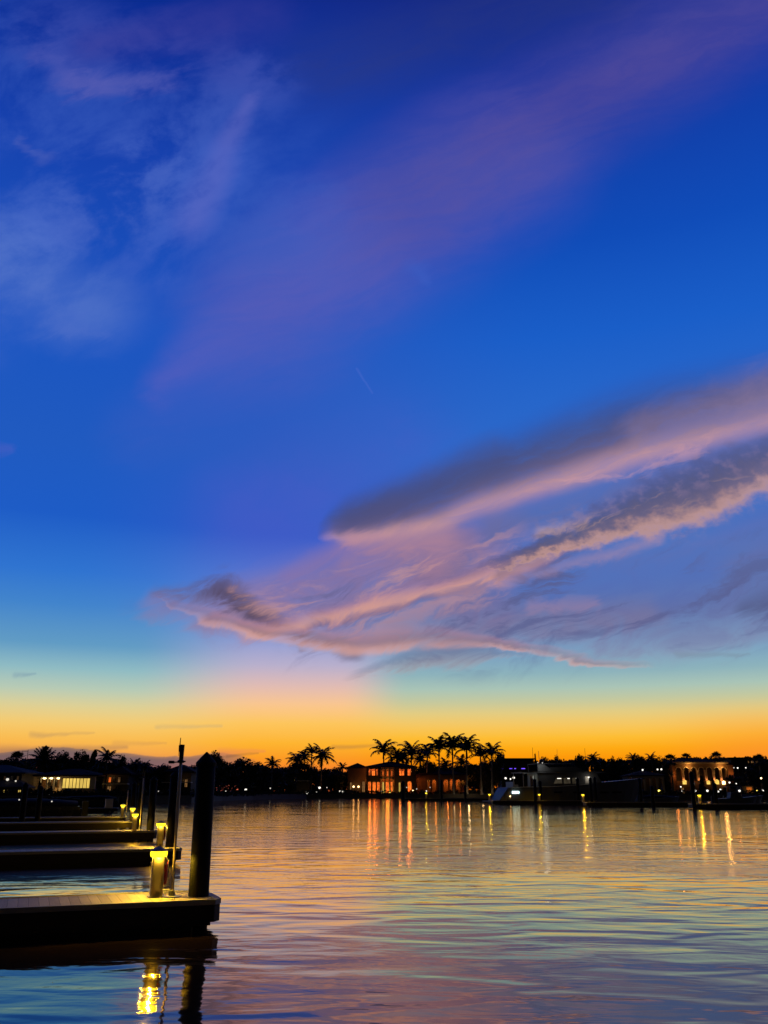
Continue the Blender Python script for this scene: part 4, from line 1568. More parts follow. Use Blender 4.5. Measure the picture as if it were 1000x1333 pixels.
def arched_villa():
    Y = 246.0
    t = thing('arched_villa', 'villa on the right with a row of seven tall lit arches under a bright cornice', 'villa', (0, Y, LAND))
    X = lambda p: bx(p, Y)
    Z = lambda py: zat(py, Y) - LAND
    zb, zs, zt = Z(1016.5), Z(1002.5), Z(994.5)
    b = MB()
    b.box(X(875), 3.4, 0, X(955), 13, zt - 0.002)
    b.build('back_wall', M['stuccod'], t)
    c = [886, 896, 906, 916, 926, 936, 945]
    ops = [(X(q - 3.3), X(q + 3.3), zb, zs, True) for q in c]
    wall_with_openings(X(881), X(950), 0, zt, 0, 0.6, ops).build('arcade', M['stucco'], t)
    f = MB()
    f.box(X(881), 0.61, zb - 0.4, X(950), 3.39, zb - 0.02)
    f.build('gallery_floor', M['stone'], t)
    e = MB()
    e.box(X(880), -0.55, zt + 0.002, X(951), 0.9, zt + 0.28)
    e.box(X(879.6), -0.70, zt + 0.284, X(951.4), 0.9, zt + 0.50)
    e.build('cornice', M['stone'], t)
    # archivolts proud of the wall
    for q in c:
        m = MB()
        r0, r1 = X(q + 3.3) - X(q), X(q + 4.1) - X(q)
        cx = X(q)
        n = 12
        for k in range(n):
            a0, a1 = math.pi * k / n, math.pi * (k + 1) / n
            P = lambda r, a, y: (cx + r * math.cos(a), y, zs + r * math.sin(a))
            m.poly([P(r0, a0, -0.12), P(r1, a0, -0.12), P(r1, a1, -0.12), P(r0, a1, -0.12)])
            m.poly([P(r1, a0, -0.12), P(r1, a0, -0.002), P(r1, a1, -0.002), P(r1, a1, -0.12)])
            m.poly([P(r0, a0, -0.12), P(r0, a1, -0.12), P(r0, a1, -0.002), P(r0, a0, -0.002)])
        m.build('archivolt', M['stone'], t)
    for k in range(6):
        q = (c[k] + c[k + 1]) / 2
        for d in (-0.9, 0.9):
            m = MB()
            m.lathe([(0.22, zb), (0.22, zb + 0.15), (0.15, zb + 0.25), (0.13, zs - 0.25), (0.22, zs - 0.08), (0.22, zs)], 10, (X(q + d), -0.26))
            m.build('column', M['stone'], t)
    for (a, d) in ((874.5, 881), (950, 957)):
        m = MB()
        m.box(X(a) + 0.002, -0.4, 0, X(d) - 0.002, 3.3, Z(996))
        m.build('corner_tower', M['stucco'], t)
        g = MB()
        hip_roof(g, X(a), -0.4, X(d), 3.3, Z(996) + 0.002, 0.7, 0.3, 0.2)
        g.build('roof', M['rooft'], t)
    # uplighting on cornice and piers
    for p, e_ in ((899, 60), (941, 60)):
        bulb(t, (X(p), -0.95, zt - 0.7), e_ * 3.0, (1.0, 0.55, 0.14), 0.08)
    for k in range(6):
        q = (c[k] + c[k + 1]) / 2
        bulb(t, (X(q), -0.62, zb + 0.35), 46 if k in (1, 4, 5) else 30, (1.0, 0.40, 0.14), 0.08)
    bulb(t, (X(878), -1.5, zb + 1.4), 90, (1.0, 0.32, 0.07), 0.1)
    bulb(t, (X(953.5), -1.5, zb + 1.6), 100, (1.0, 0.32, 0.07), 0.1)
    for p, mm, s in ((892, 'lampy', 1.5), (903.2, 'lampd', .6), (914.3, 'lampd', .6), (923, 'lampy', 1.3), (934.2, 'lampy', 1.6), (943, 'lampo', 1.1)):
        m = MB()
        x = X(p)
        m.box(x - 0.30 * s, -0.52, Z(1021.0), x + 0.30 * s, -0.05, Z(1021.0) + 0.55 * s)
        m.rings([[(x - 0.36 * s, -0.6, Z(1021) + .56 * s), (x + 0.36 * s, -0.6, Z(1021) + .56 * s), (x + 0.36 * s, 0 - .01, Z(1021) + .56 * s), (x - 0.36 * s, 0 - .01, Z(1021) + .56 * s)],
                 [(x - 0.05, -0.35, Z(1021) + .8 * s), (x + 0.05, -0.35, Z(1021) + .8 * s), (x + 0.05, -0.25, Z(1021) + .8 * s), (x - 0.05, -0.25, Z(1021) + .8 * s)]])
        m.build('lantern', glow_lantern if mm == 'lampy' else M[mm], t)
    r = MB()
    hip_roof(r, X(875), 3.4, X(955), 13, zt + 0.004, Z(987.5) - zt, 0.6)
    r.build('roof', M['rooft'], t)
    for q in c:
        window(t, X(q - 2.2), X(q + 2.2), zb, zs + 0.2, 3.33, M['glass'], M['dark'], 1)
    for q in (889, 903, 918, 931, 944):
        window(t, X(q - 2.0), X(q + 2.0), 0.2, Z(1025), -0.065, M['paned'] if q in (889,) else M['glass'], M['dark'], 1)


glow_lantern = glow('amber_lantern', (1.0, 0.62, 0.12), 1.1, 0.3, 2.0)
arched_villa()


def porch_house():
    Y = 172.0
    t = thing('porch_house', 'white house with a large yellow lit window and three porch lights', 'house', (0, Y, LAND))
    X = lambda p: bx(p, Y)
    Z = lambda py: zat(py, Y) - LAND
    zr = Z(1010.5)
    wall_with_openings(X(77.5), X(123), Z(1027.2), zr, 0, 0.3, [(X(79.5), X(116), Z(1026.5), Z(1012.6), False)]).build('wall', M['white'], t)
    wall_with_openings(X(77.5), X(123), 0, Z(1027.3), 0, 0.3, [(X(79.5), X(84), 0.2, Z(1028.6), False), (X(86), X(88), 0.2, Z(1028.6), False)]).build('lower_wall', M['stone'], t)
    window(t, X(79.5), X(116), Z(1026.5), Z(1012.6), 0.2, M['panew'], M['white'], 7)
    window(t, X(79.5), X(84), 0.2, Z(1028.6), 0.2, M['paned'], M['dark'], 1)
    window(t, X(86), X(88), 0.2, Z(1028.6), 0.2, M['paned'], M['dark'], 0)
    # recessed porch with columns and three downlights
    b = MB()
    b.box(X(46), 3.0, 0, X(77.4), 9, zr - 0.002)
    b.build('porch_wall', M['stucco'], t)
    for a, c in ((52, 58.5), (61, 66.5), (70, 75)):
        window(t, X(a), X(c), Z(1024), Z(1014.5), 2.93, M['glass'], M['dark'], 1)
    window(t, X(60), X(68), 0.2, Z(1027), 2.93, M['paned'], M['dark'], 2)
    for p in (50.5, 59.6, 68.2, 77):
        c = MB()
        c.box(X(p) - 0.14, 0.02, 0, X(p) + 0.14, 0.30, zr - 0.24)
        c.build('column', M['white'], t)
    bl = MB()
    bl.box(X(50), 0.31, Z(1026.6), X(77.3), 2.98, Z(1025.4))
    bl.build('balcony', M['white'], t)
    rl = MB()
    rl.box(X(50), 0.05, Z(1025.3) + .75, X(77.3), 0.10, Z(1025.3) + .8)
    for k in range(14):
        x = X(50.5) + (X(77) - X(50.5)) * k / 13
        rl.box(x - .02, 0.06, Z(1025.3), x + .02, 0.09, Z(1025.3) + .749)
    rl.build('railing', M['dark'], t)
    ce = MB()
    ce.box(X(46), 0.02, zr - 0.22, X(77.4), 2.99, zr - 0.004)
    ce.build('porch_ceiling', M['white'], t)
    for p in (55, 64, 73.3):
        l = MB()
        l.ball((X(p), 0.5, zr - 0.36), 0.34, 12, 6, 0.5)
        l.build('porch_light', glow_porch, t)
        bulb(t, (X(p), 1.5, zr - 0.7), 26, (1.0, 0.62, 0.22), 0.1)
    st = MB()
    for k in range(7):
        x = X(68) + k * 0.14
        st.box(x, -1.0, 0, x + 0.139, 0.0, 0.22 * (k + 1))
    st.build('stair', M['stone'], t)
    bulb(t, (X(72), -1.6, 1.7), 18, (1.0, 0.62, 0.2), 0.08)
    r = MB()
    hip_roof(r, X(46), 0, X(123), 9, zr + 0.001, Z(1002) - zr, 0.7)
    r.build('roof', M['rooft'], t)
    bulb(t, (X(79), -0.9, 0.8), 26, (1.0, 0.62, 0.2), 0.08)
    return t


glow_porch = glow('porch_globe', (1.0, 0.80, 0.34), 4.0)
porch_house()


def grey_house():
    Y = 166.0
    t = thing('grey_roof_house', 'house at the left edge with two grey hipped roofs and small lit windows', 'house', (0, Y, LAND))
    X = lambda p: bx(p, Y)
    Z = lambda py: zat(py, Y) - LAND
    b = MB()
    b.box(X(-60), 0, 0, X(26), 9, Z(1007.5))
    b.build('wall', M['stuccod'], t)
    r = MB()
    hip_roof(r, X(-60), 0, X(26), 9, Z(1007.5) + .002, Z(997) - Z(1007.5), 1.0)
    r.build('roof', M['roofg'], t)
    b = MB()
    b.box(X(-12), -3.5, 0, X(41), -0.01, Z(1026))
    b.build('porch_wall', M['stuccod'], t)
    r = MB()
    hip_roof(r, X(-12), -3.5, X(41), -0.01, Z(1026) + .002, Z(1017) - Z(1026), 0.5, 0.2)
    r.build('roof', M['roofg'], t)
    for a, c, pn in ((12.5, 17.5, 'panew'), (19, 24, 'panew'), (33.5, 38, 'panew')):
        window(t, X(a), X(c), Z(1036.5), Z(1027.8), -3.57, M[pn], M['white'], 1)
    for a, c, pn in ((3, 6, 'paned'), (12, 15, 'glass'), (20, 23, 'paned')):
        window(t, X(a), X(c), Z(1016), Z(1010), -0.07, M[pn], M['white'], 1)


grey_house()


def balcony_house(label, p0, p1, top, mid, Y, lit):
    t = thing('balcony_house', label, 'house', (0, Y, LAND), 0, 'small houses among the trees')
    X = lambda p: bx(p, Y)
    Z = lambda py: zat(py, Y) - LAND
    b = MB()
    b.box(X(p0), 0, 0, X(p1), 8, Z(top))
    b.build('wall', M['stuccod'], t)
    r = MB()
    hip_roof(r, X(p0), 0, X(p1), 8, Z(top) + .002, 1.4, 0.6)
    r.build('roof', M['rooft'], t)
    s = MB()
    s.box(X(p0) - 0.3, -1.6, Z(mid) - 0.16, X(p1) + 0.3, -0.003, Z(mid))
    s.build('balcony', M['white'], t)
    ra = MB()
    ra.box(X(p0) - 0.3, -1.6, Z(mid) + 0.8, X(p1) + 0.3, -1.54, Z(mid) + 0.87)
    n = 24
    for k in range(n + 1):
        x = X(p0) - 0.28 + (X(p1) - X(p0) + 0.54) * k / n
        ra.box(x - .015, -1.59, Z(mid) + 0.002, x + .015, -1.55, Z(mid) + 0.799)
    ra.build('railing', M['dark'], t)
    w = (p1 - p0)
    for a, c, u, d, pn in lit:
        window(t, X(a), X(c), Z(d), Z(u), -0.07, M[pn], M['dark'], 1)
    return X, Z, t


X_, Z_, t_ = balcony_house('small tan house with a lit balcony, right of the large yellow window', 137.5, 166, 1009, 1020, 176,
                           [(140, 144, 1011.5, 1019, 'paneo'), (146, 149, 1011.5, 1019, 'glass'), (152, 156, 1011.5, 1019, 'paned'), (139, 145, 1023, 1031, 'paned'), (150, 156, 1023, 1031, 'glass')])
bulb(t_, (X_(144), -1.0, Z_(1012.5)), 14, (1.0, 0.55, 0.22), 0.08)
bulb(t_, (X_(142), -1.2, Z_(1023.0)), 7, (1.0, 0.6, 0.25), 0.08)
X_, Z_, t_ = balcony_house('dim house with one small orange window, between the slim pole and nearest piling', 214, 248, 1006, 1018, 182,
                           [(239.5, 244, 1014, 1025, 'paned'), (222, 226, 1011, 1017, 'glass')])
bulb(t_, (X_(241.5), -1.1, Z_(1016)), 5, (1.0, 0.6, 0.25), 0.06)
X_, Z_, t_ = balcony_house('dark low house under the wide domed tree, barely visible', 318, 352, 1016, 1024, 262,
                           [(325, 329, 1018, 1023, 'glass'), (338, 343, 1018, 1023, 'glass')])
X_, Z_, t_ = balcony_house('dark house with two tall narrow lit windows, left of the palm clump', 371, 402, 1008, 1016, 286,
                           [(374.3, 376, 1016, 1028, 'panew'), (381.6, 383.6, 1015, 1026, 'panew')])
for p in (387.5, 395, 407):
    pass


def flat_building(label, p0, p1, top, Y, depth=12):
    t = thing('flat_roof_building', label, 'building', (0, Y, LAND), 0, 'long flat roofed buildings on the skyline')
    X = lambda p: bx(p, Y)
    Z = lambda py: zat(py, Y) - LAND
    b = MB()
    b.box(X(p0), 0, 0, X(p1), depth, Z(top) - 0.4)
    b.build('wall', M['stuccod'], t)
    r = MB()
    r.box(X(p0) - 0.6, -0.6, Z(top) - 0.398, X(p1) + 0.6, depth + 0.6, Z(top))
    r.build('roof', M['roofg'] if p0 > 960 else M['canvas'], t)
    return t, X, Z


t_, X_, Z_ = flat_building('long dark flat roofed building with violet light strips above the yacht stern', 654, 697, 987, 296)
for a, c, y in ((649, 656.5, 1001), (664.5, 668, 1001), (671, 673, 1001), (680, 685, 1001)):
    s = MB()
    s.box(X_(a), -0.10, Z_(y), X_(c), -0.002, Z_(y) + 0.22)
    s.build('light_strip', M['blue'], t_)
for k in range(7):
    window(t_, X_(656 + k * 5.6), X_(659.6 + k * 5.6), Z_(1013), Z_(1004), -0.07, M['glass'], M['dark'], 1)
t_, X_, Z_ = flat_building('wide dark flat roofed building right of the arched villa', 956, 978, 986, 268)
for k in range(4):
    window(t_, X_(958 + k * 5), X_(961.5 + k * 5), Z_(1006), Z_(998), -0.07, M['glass'], M['dark'], 1)
t_, X_, Z_ = flat_building('pale edged flat roof behind the palm at the right edge', 974, 1012, 988.5, 282)
for k in range(3):
    window(t_, X_(976 + k * 6), X_(980 + k * 6), Z_(993.6), Z_(990.2), -0.07, M['paned'], M['dark'], 1)

# pavilion with pale arches at the yacht bow and a lit kiosk on the right
t_ = thing('arched_pavilion', 'dim pavilion with three pale arches left of the arched villa', 'pavilion', (0, 224, LAND))
Xp = lambda p: bx(p, 224)
Zp = lambda py: zat(py, 224) - LAND
wall_with_openings(Xp(824), Xp(866), 0, Zp(1010.5), 0, 0.4, [(Xp(a), Xp(a + 5.6), 0.2, Zp(1015.5), True) for a in (826, 834, 842, 850, 858)]).build('arcade', M['stone'], t_)
b_ = MB(); b_.box(Xp(824), 3, 0, Xp(866), 9, Zp(1010.5)); b_.build('back_wall', M['stuccod'], t_)
r_ = MB(); hip_roof(r_, Xp(824), 0, Xp(866), 9, Zp(1010.5) + .002, 1.2, 0.5); r_.build('roof', M['rooft'], t_)
for p, e in ((829, 9), (845, 5), (859, 4)):
    bulb(t_, (Xp(p), 1.4, Zp(1013.5)), e, (1.0, 0.5, 0.24), 0.08)

t_ = thing('dock_kiosk', 'small kiosk with a glowing orange door at the right end of the waterfront', 'kiosk', (0, 219, LAND))
Xp = lambda p: bx(p, 219)
Zp = lambda py: zat(py, 219) - LAND
b_ = MB(); b_.box(Xp(967), 0, 0, Xp(981), 4, Zp(1023.5)); b_.build('wall', M['roofg'], t_)
b_ = MB(); b_.box(Xp(972), -0.06, 0.05, Xp(979.5), -0.002, Zp(1024.6)); b_.build('door', M['door'], t_)
b_ = MB(); b_.box(Xp(966), -0.5, Zp(1023.5) + .002, Xp(982), 4.4, Zp(1022.6)); b_.build('roof', M['canvas'], t_)
bulb(t_, (Xp(975.8), -0.9, Zp(1028)), 34, (1.0, 0.5, 0.14), 0.1)


# ------------------------------------------------------------------ motor yacht
def hull_mesh(L, B, zs0, zs1, rake, flare=1.0, draft=0.8, n=14):
    rs = []
    for k in range(n + 1):
        f = k / n
        x = L * f
        w = B / 2 * (0.92 + 0.08 * min(1, f * 4)) * (1 - max(0, (f - 0.55) / 0.45) ** 2.2)
        w = max(w, 0.03)
        zs = zs0 + (zs1 - zs0) * f ** 1.6
        wl = w * (0.93 - 0.35 * f ** 3)
        ring = []
        for (fw, z) in ((1.0, zs), (1.0 * (0.985 if f < .6 else 0.93), zs * 0.72), (wl / w, 0.12), (0.6 * wl / w, -draft * 0.7 * (1 - f * .6)), (0, -draft * (1 - f * .7))):
            xx = x
            if k == 0:
                xx += rake * max(z, 0) / zs0
            xx -= (f ** 6) * (zs - z) * 0.55
            ring.append((xx, -w * fw, z))
        for q in ring[-2::-1]:
            ring.append((q[0], -q[1], q[2]))
        rs.append(ring)
    b = MB()
    b.rings(rs)
    return b


def prism_y(b, prof, y0, y1):
    """extrude an xz outline between two depths"""
    n = len(prof)
    i = len(b.v)
    b.v += [(p[0], y0, p[1]) for p in prof] + [(p[0], y1, p[1]) for p in prof]
    b.f.append(tuple(i + k for k in range(n)))
    b.f.append(tuple(i + n + k for k in reversed(range(n))))
    for k in range(n):
        k2 = (k + 1) % n
        b.f.append((i + k, i + n + k, i + n + k2, i + k2))
    return b


def yacht():
    t = thing('motor_yacht', 'big white motor yacht with lit saloon windows, its stern towards the mansion', 'yacht',
              (px_x(641, 155), 155.5, 0), math.radians(10))
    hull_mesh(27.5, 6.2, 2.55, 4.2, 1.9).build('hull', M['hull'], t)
    s = MB()
    s.box(-1.0, -2.6, 0.32, 0.9, 2.6, 0.50)
    s.build('swim_platform', M['teak'], t)
    rr = MB()
    rr.tube([(2.4, -3.02, 2.62), (10, -3.13, 2.75), (16, -3.08, 3.1)], 0.06, 6)
    rr.tube([(2.4, 3.02, 2.62), (10, 3.13, 2.75), (16, 3.08, 3.1)], 0.06, 6)
    rr.build('rub_rail', M['white'], t)
    h = MB()
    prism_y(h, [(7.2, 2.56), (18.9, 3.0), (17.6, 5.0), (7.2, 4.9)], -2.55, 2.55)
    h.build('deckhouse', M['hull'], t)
    d = MB()
    prism_y(d, [(4.4, 4.905), (4.4, 5.08), (17.8, 5.22), (19.4, 5.10), (19.4, 5.005)], -2.85, 2.85)
    d.build('flybridge_deck', M['hull'], t)
    c = MB()
    prism_y(c, [(9.6, 5.2), (15.8, 5.26), (14.2, 6.0), (9.6, 5.85)], -2.2, 2.2)
    c.build('flybridge', M['hull'], t)
    for sy in (-1, 1):
        a = MB()
        y0, y1 = sorted((sy * 2.25, sy * 2.55))
        prism_y(a, [(7.4, 5.16), (10.2, 5.2), (8.4, 6.35), (7.3, 6.35)], y0, y1)
        a.build('radar_arch_leg', M['hull'], t)
    ht = MB()
    prism_y(ht, [(7.2, 6.352), (7.2, 6.46), (13.4, 6.62), (13.9, 6.52)], -2.3, 2.3)
    ht.build('hardtop', M['hull'], t)
    r = MB()
    r.lathe([(0.25, 6.55), (0.42, 6.75), (0.40, 7.05), (0.15, 7.28)], 14, (9.2, 0.6))
    r.build('radar_dome', M['hull'], t, True)
    m = MB()
    m.tube([(8.6, 0, 6.5), (8.5, 0, 8.6)], 0.035, 6)
    m.tube([(12.4, 1.6, 6.6), (12.5, 1.6, 9.0)], 0.022, 6)
    m.build('aerial', M['white'], t)
    # saloon windows
    for x0, x1 in ((10.0, 11.5), (11.8, 13.0), (13.3, 14.5)):
        w = MB()
        prism_y(w, [(x0, 3.22), (x1, 3.26), (x1 - 0.12, 4.15), (x0 + (0.5 if x0 < 10.5 else 0.0), 4.12)], -2.59, -2.551)
        o = w.build('saloon_window', M['cabin'], t)
        l = MB()
        l.box(x0 + 0.65, -2.63, 3.98, x1 - 0.15, -2.592, 4.10)
        l.build('cabin_light', M['lampw'], o)
        s2 = MB()
        s2.box(x0 + 0.1, -2.64, 3.15, x1, -2.552, 3.21)
        s2.build('window_sill', M['stone'], o)
    # lit side door
    dd = MB()
    dd.box(15.6, -2.60, 2.95, 16.5, -2.551, 4.4)
    o = dd.build('side_door', M['white'], t)
    l = MB()
    l.ball((16.2, -2.72, 4.22), 0.13)
    l.build('door_lamp', M['lampw'], o)
    bulb(o, (16.1, -3.2, 4.1), 9, (1.0, 0.96, 0.85), 0.06)
    # hull side ports and dark strip
    for x0 in (9.8, 13.2, 18.0, 20.4):
        p = MB()
        f = (x0 / 27.5)
        p.box(x0, -3.16 + max(0, f - .6) * 3.2, 1.72, x0 + 1.5, -2.8 + max(0, f - .6) * 3.2, 1.95)
        p.build('hull_port', M['glass'], t)
    # cockpit with lamp and door
    cd = MB()
    cd.box(7.13, -1.0, 2.6, 7.19, 1.0, 4.5)
    cd.build('cockpit_door', M['glass'], t)
    st = MB()
    st.box(3.1, -2.0, 2.56, 4.0, 2.0, 3.05)
    st.box(3.1, -2.0, 3.052, 3.35, 2.0, 3.5)
    st.build('cockpit_sofa', M['white'], t)
    su = MB()
    for y in (-2.6, 2.6):
        su.tube([(4.7, y, 2.6), (4.7, y, 4.9)], 0.07, 8)
    su.build('overhang_post', M['white'], t)
    bulb(t, (6.2, -1.4, 4.3), 12, (0.92, 1.0, 0.86), 0.1)
    bulb(t, (6.2, 1.2, 4.3), 6, (0.92, 1.0, 0.86), 0.1)
    bulb(t, (7.9, -3.6, 6.0), 26, (0.95, 1.0, 0.96), 0.1)
    for x, y, z in ((8.3, -2.3, 6.55), (7.5, -2.3, 6.6)):
        l = MB()
        l.ball((x, y, z), 0.085)
        l.build('deck_lamp', M['lampd'], t)
    # lit lettering near the stern
    sg = MB()
    for k in range(3):
        x = 2.55 + k * 0.42
        sg.box(x, -3.10, 1.62, x + 0.10, -3.02, 2.02)
        sg.box(x + .24, -3.10, 1.62, x + 0.33, -3.02, 2.02)
        sg.box(x + .1001, -3.10, 1.86, x + 0.2399, -3.02, 1.98)
    sg.build('lit_lettering', M['sign'], t)
    cl = MB()
    cl.ball((2.2, -2.98, 1.2), 0.10)
    cl.build('stern_lamp', M['lampo'], t)


yacht()


def motorboat(label, loc, rz, L, B, zs0, zs1, hull, cover):
    t = thing('motorboat', label, 'boat', loc, rz, 'small boats moored in the marina')
    hull_mesh(L, B, zs0, zs1, 0.25, draft=0.5).build('hull', hull, t)
    c = MB()
    if cover:
        rs = []
        for k in range(9):
            f = k / 8
            x = 0.35 + (L * 0.8) * f
            w = B * 0.46 * (1 - 0.35 * f * f)
            top = zs0 + 0.06 + 0.42 * math.sin(math.pi * (0.18 + 0.75 * f)) * (1 + .12 * math.sin(9 * f))
            base = zs0 + (zs1 - zs0) * (x / L) ** 1.6 + 0.012
            rs.append([(x, -w, base), (x, -w * 0.7, base + (top - base) * .8 + .02), (x, 0, max(top, base + .05) + 0.08), (x, w * 0.7, base + (top - base) * .8 + .02), (x, w, base)])
        c.rings(rs)
        c.build('canvas_cover', M['canvas'], t, True)
    else:
        prism_y(c, [(L * .32, zs0 + .05), (L * .62, zs0 + .12), (L * .52, zs0 + .95), (L * .36, zs0 + .95)], -B * .3, B * .3)
        c.build('console', hull, t)
        k = MB()
        prism_y(k, [(L * .28, zs0 + 1.7), (L * .62, zs0 + 1.76), (L * .62, zs0 + 1.84), (L * .28, zs0 + 1.8)], -B * .36, B * .36)
        k.build('hardtop', hull, t)
        p = MB()
        for x in (L * .34, L * .58):
            for y in (-B * .3, B * .3):
                p.tube([(x, y, zs0), (x, y, zs0 + 1.71)], 0.03, 6)
        p.build('hardtop_post', M['galv'], t)
    e = MB()
    e.box(-0.45, -0.22, 0.25, -0.01, 0.22, zs0 + 0.35)
    e.box(-0.38, -0.12, -0.5, -0.1, 0.12, 0.249)
    e.build('outboard_motor', M['black'], t)
    return t


tb = motorboat('long dark boat under a canvas cover, behind the left finger docks', (px_x(103, 68.5), 69.5, 0), math.pi + ANG, 15.0, 4.4, 0.95, 1.25, M['hulld'], True)
for p, z in ((-2.0, 1.30), (-4.2, 1.42)):
    l = MB()
    l.ball((-p + 0.2, 1.9, z), 0.05)
    l.build('deck_lamp', M['lampd'], tb)
motorboat('small pale open boat below the white street lights', (px_x(838, 150), 152, 0), 0.05, 6.5, 2.3, 0.85, 1.25, M['hull'], True)
motorboat('small pale boat with a hardtop, right of the tall piling', (px_x(938, 140), 143, 0), 0.0, 6.8, 2.4, 0.9, 1.3, M['hull'], False)
motorboat('small covered boat moored under the kiosk', (px_x(958, 160), 165, 0), 0.1, 7.0, 2.4, 0.9, 1.3, M['hull'], True)
motorboat('low dark boat lying beyond the finger docks, left of the farthest yellow lamp', (px_x(150, 122), 124, 0), math.pi + ANG, 9.0, 2.8, 0.9, 1.3, M['hulld'], True)

# locker standing on the far left shore dock
lk = thing('dock_locker', 'small pale locker at the end of the dark boat beyond the docks', 'locker', (px_x(150, 96.5), 95.5, DECK + 0.002), ANG)
b_ = MB(); b_.box(-0.35, -0.3, 0, 0.35, 0.3, 0.8); b_.build('box', M['alu'], lk, bevel=0.02)
b_ = MB(); b_.box(-0.38, -0.33, 0.802, 0.38, 0.33, 0.86); b_.build('lid', M['white'], lk)
lk.location = ends[5][0] + V * 0.72 - U * 0.9 + Vector((0, 0, DECK + 0.002))

# ------------------------------------------------------------------ masts
def mast(px, top, Y, label, arm=None):
    t = thing('radio_mast', label, 'mast', (px_x(px, Y), Y, LAND), 0, 'thin masts on the skyline')
    h = zat(top, Y) - LAND
    b = MB()
    b.tube([(0, 0, 0), (0, 0, h)], [0.09, 0.045], 6)
    b.build('pole', M['dark'], t)
    c = MB()
    c.box(-0.25, -0.25, 0, 0.25, 0.25, 0.15)
    c.build('footing', M['concrete'], t)
    if arm:
        a = MB()
        a.tube([(0, 0, h - 0.25), (-arm, 0, h - 0.25)], 0.05, 6)
        a.tube([(-arm, 0, h - 0.25), (-arm, 0, h - 1.2)], 0.04, 6)
        a.build('arm', M['dark'], t)


mast(30.5, 976, 170, 'mast with a short crossarm between the two palms at the far left', 1.1)
mast(696, 973, 275, 'thin mast rising left of the tree above the yacht flybridge')
mast(765, 974, 275, 'thin mast on the skyline between yacht saloon and bow')

# ------------------------------------------------------------------ lamps
LAMPLIB = {}


def lamp(px, py, Y, r, m, label, group, energy=0):
    t = thing('garden_lamp', label, 'lamp', (px_x(px, Y), Y, LAND), 0, group)
    r = r * (0.85 if group.startswith('white lamps in') else 1.0)
    z = max(zat(py, Y) - LAND, 0.3)
    key = (m, r)
    if key not in LAMPLIB:
        g = MB()
        g.ball((0, 0, 0), r, 10, 6)
        c = MB()
        c.lathe([(r * 0.7, r * .74), (r * 0.75, r * .9), (0.03, r * 1.25)], 10)
        LAMPLIB[key] = (g.mesh('globe', M[m], True), c.mesh('lamp_cap', M['dark']))
    o = bpy.data.objects.new('globe', LAMPLIB[key][0]); COL.objects.link(o); o.parent = t; o.location = (0, 0, z)
    o = bpy.data.objects.new('lamp_cap', LAMPLIB[key][1]); COL.objects.link(o); o.parent = t; o.location = (0, 0, z)
    p = MB()
    p.tube([(0, 0, 0), (0, 0, max(z - r * .98, 0.1))], [0.06, 0.04], 6)
    p.build('post', M['dark'], t)
    if energy:
        bulb(t, (0, -r - 0.25, z + 0.1), energy, (1.0, 0.8, 0.5), 0.08)


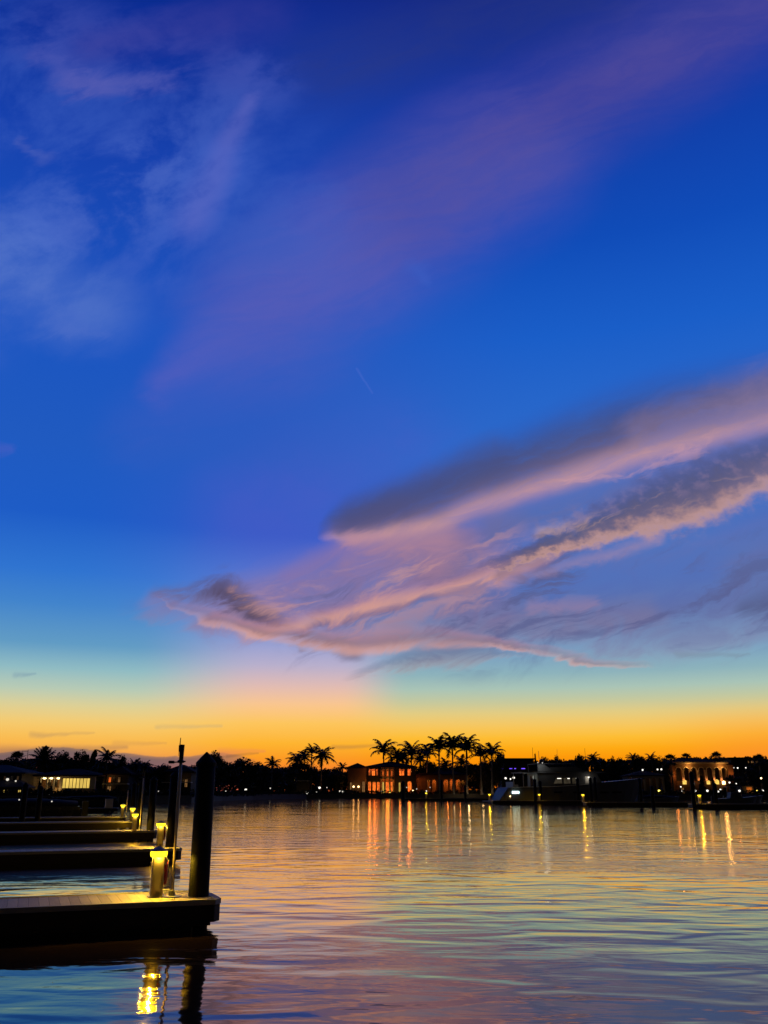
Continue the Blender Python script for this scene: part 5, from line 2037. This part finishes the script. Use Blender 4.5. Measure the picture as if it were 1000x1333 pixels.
LG1, LG2, LG3 = 'white lamps along the left shore', 'garden lamps on the middle shore', 'white lamps in front of the arched villa'
for a in (
    (8, 1014.6, 163, .26, 'lampd', 'oval white lamp under the grey roof at the left edge', LG1),
    (19, 1016.6, 163.5, .15, 'lampd', 'faint lamp right of the oval one under the grey roof', LG1),
    (59, 1038.6, 161, .12, 'lampd', 'left one of the two small lamps at the foot of the porch house', LG1),
    (64.4, 1038.8, 161, .17, 'lampd', 'right, brighter one of the two small lamps at the foot of the porch house', LG1),
    (191, 1029.6, 164, .20, 'lampw', 'upper white lamp left of the tall slim pole, beside the third piling', LG1),
    (189.6, 1036.8, 163, .16, 'lampw', 'lower white lamp beneath the upper one by the third piling', LG1),
    (206.5, 1030, 168, .10, 'lampd', 'faint lamp between the third and second pilings', LG1),
    (247, 1033.5, 170, .08, 'lampd', 'faint lamp just left of the nearest piling', LG1),
    (294, 1029.8, 214, .12, 'lampd', 'faintest lamp right of the nearest piling', LG2),
    (307.4, 1029.8, 222, .15, 'lampd', 'dim lamp left of the bright one under the domed tree', LG2),
    (320, 1028, 232, .30, 'lampw', 'bright white lamp under the wide domed tree', LG2),
    (352.2, 1026, 250, .25, 'lampd', 'dim white lamp under the small lone palm', LG2),
    (400, 1032, 272, .36, 'lampw', 'brightest white lamp on the sea wall under the palm clump', LG2),
    (411.5, 1031.2, 273, .24, 'lampw', 'smaller white lamp low and right of the brightest under the palm clump', LG2),
    (416, 1025.4, 276, .34, 'lampw', 'higher white lamp right of the palm clump', LG2),
    (425.6, 1025.2, 276, .15, 'lampd', 'faint lamp right of the higher white one', LG2),
    (442.4, 1030, 274, .22, 'lampw', 'left one of a close pair of white lamps before the mansion wing', LG2),
    (445.8, 1030.4, 274, .24, 'lampw', 'right one of a close pair of white lamps before the mansion wing', LG2),
    (496, 1030, 281, .18, 'lampd', 'dim lamp left of the yellow porch uplights', LG2),
    (529.6, 1025, 283, .16, 'lampd', 'small lamp on the right front of the mansion', LG2),
    (537.5, 1029, 283, .16, 'lampo', 'warm lamp below the right arch of the mansion', LG2),
    (542.6, 1027, 283, .17, 'lampd', 'small lamp just right of the mansion corner', LG2),
    (539, 1033, 282, .13, 'lampd', 'faint lamp low on the sea wall right of the thick piling', LG2),
    (555, 1029.8, 284, .24, 'lampw', 'white lamp above the greenish dock lamp left of the arcade', LG2),
    (560, 1025, 284, .15, 'lampd', 'faint lamp in front of the first arch of the low arcade', LG2),
    (591.5, 1028.6, 284, .20, 'lampo', 'warm lamp between arches in the middle of the low arcade', LG2),
    (659, 1013, 262, .30, 'lampw', 'left one of three white lamps above the yacht stern', LG2),
    (665.3, 1014, 262, .22, 'lampw', 'lowest, middle one of three white lamps above the yacht stern', LG2),
    (669.6, 1012.4, 262, .32, 'lampw', 'right one of three white lamps above the yacht stern', LG2),
    (839, 1002.2, 226, .26, 'lampw', 'single white street light high above the yacht bow', LG3),
    (858.6, 1001.6, 226, .24, 'lampw', 'left one of a pair of white street lights left of the arched villa', LG3),
    (863.6, 1001.4, 226, .26, 'lampw', 'right one of a pair of white street lights left of the arched villa', LG3),
    (863, 1012.6, 226, .14, 'lampd', 'faint lamp below the pair of white street lights', LG3),
    (858.2, 1029.4, 217, .30, 'lampy', 'pale yellow lamp low by the short lone piling', LG3),
    (887, 1024.2, 218, .20, 'lampw', 'small white lamp above the first low lamp before the villa', LG3),
    (888.6, 1029.6, 217, .32, 'lampw', 'first low white lamp before the villa, beside a yellow lit wall', LG3),
    (905.4, 1029.2, 217, .28, 'lampw', 'second low white lamp before the villa, right of the tall piling', LG3),
    (921, 1029.3, 217, .32, 'lampw', 'third low white lamp before the villa, over the hardtop boat side', LG3),
    (935.3, 1030.4, 217, .30, 'lampw', 'lower one of two touching lamps under the right arches', LG3),
    (938.2, 1027.8, 219, .26, 'lampw', 'upper one of two touching lamps under the right arches', LG3),
    (951, 1018.6, 222, .26, 'lampw', 'white lamp at the right corner of the arched villa', LG3),
    (959.6, 1020, 222, .18, 'lampw', 'small white lamp right of the villa corner lamp', LG3),
    (959, 999.4, 222, .17, 'lampd', 'left one of three small high lamps right of the villa', LG3),
    (964, 999.6, 222, .22, 'lampw', 'middle one of three small high lamps right of the villa', LG3),
    (974.6, 999.4, 222, .18, 'lampw', 'right one of three small high lamps right of the villa', LG3),
    (962.8, 1029.4, 216.6, .32, 'lampw', 'low white lamp left of the orange kiosk door', LG3),
    (985.6, 1029.8, 216.6, .36, 'lampy', 'first yellow white lamp right of the orange kiosk door', LG3),
    (992.6, 1029.6, 216.6, .38, 'lampw', 'second, larger lamp right of the orange kiosk door', LG3),
    (993, 1013, 221, .24, 'lampo', 'warm lamp high at the right edge of the photo', LG3),
):
    lamp(*a)
# uplights at the feet of the palms by the arcade
for px, Y, e, lab in ((610, 278.5, 60, 'hidden ground spotlight washing the third tallest palm trunk'),
                      (628.5, 277.5, 34, 'ground spotlight under the slim shorter palm'),
                      (643.5, 276.5, 30, 'ground spotlight under the rightmost tall palm'),
                      (591, 279.5, 12, 'ground spotlight under the highest palm'),
                      (394, 285, 8, 'ground spotlight under the clump of palms'),
                      (407, 285, 6, 'ground spotlight under the upright palm of the clump')):
    t = thing('ground_spotlight', lab, 'spotlight', (px_x(px, Y), Y - 0.8, LAND), 0, 'ground spotlights at palm feet')
    b_ = MB(); b_.lathe([(0.12, 0.0), (0.14, 0.05), (0.14, 0.22)], 10); b_.build('housing', M['black'], t)
    b_ = MB(); b_.lathe([(0.115, 0.222), (0.10, 0.235)], 10); b_.build('lens', M['lampd'], t)
    bulb(t, (0, 0, 0.5), e, (1.0, 0.72, 0.38), 0.06)
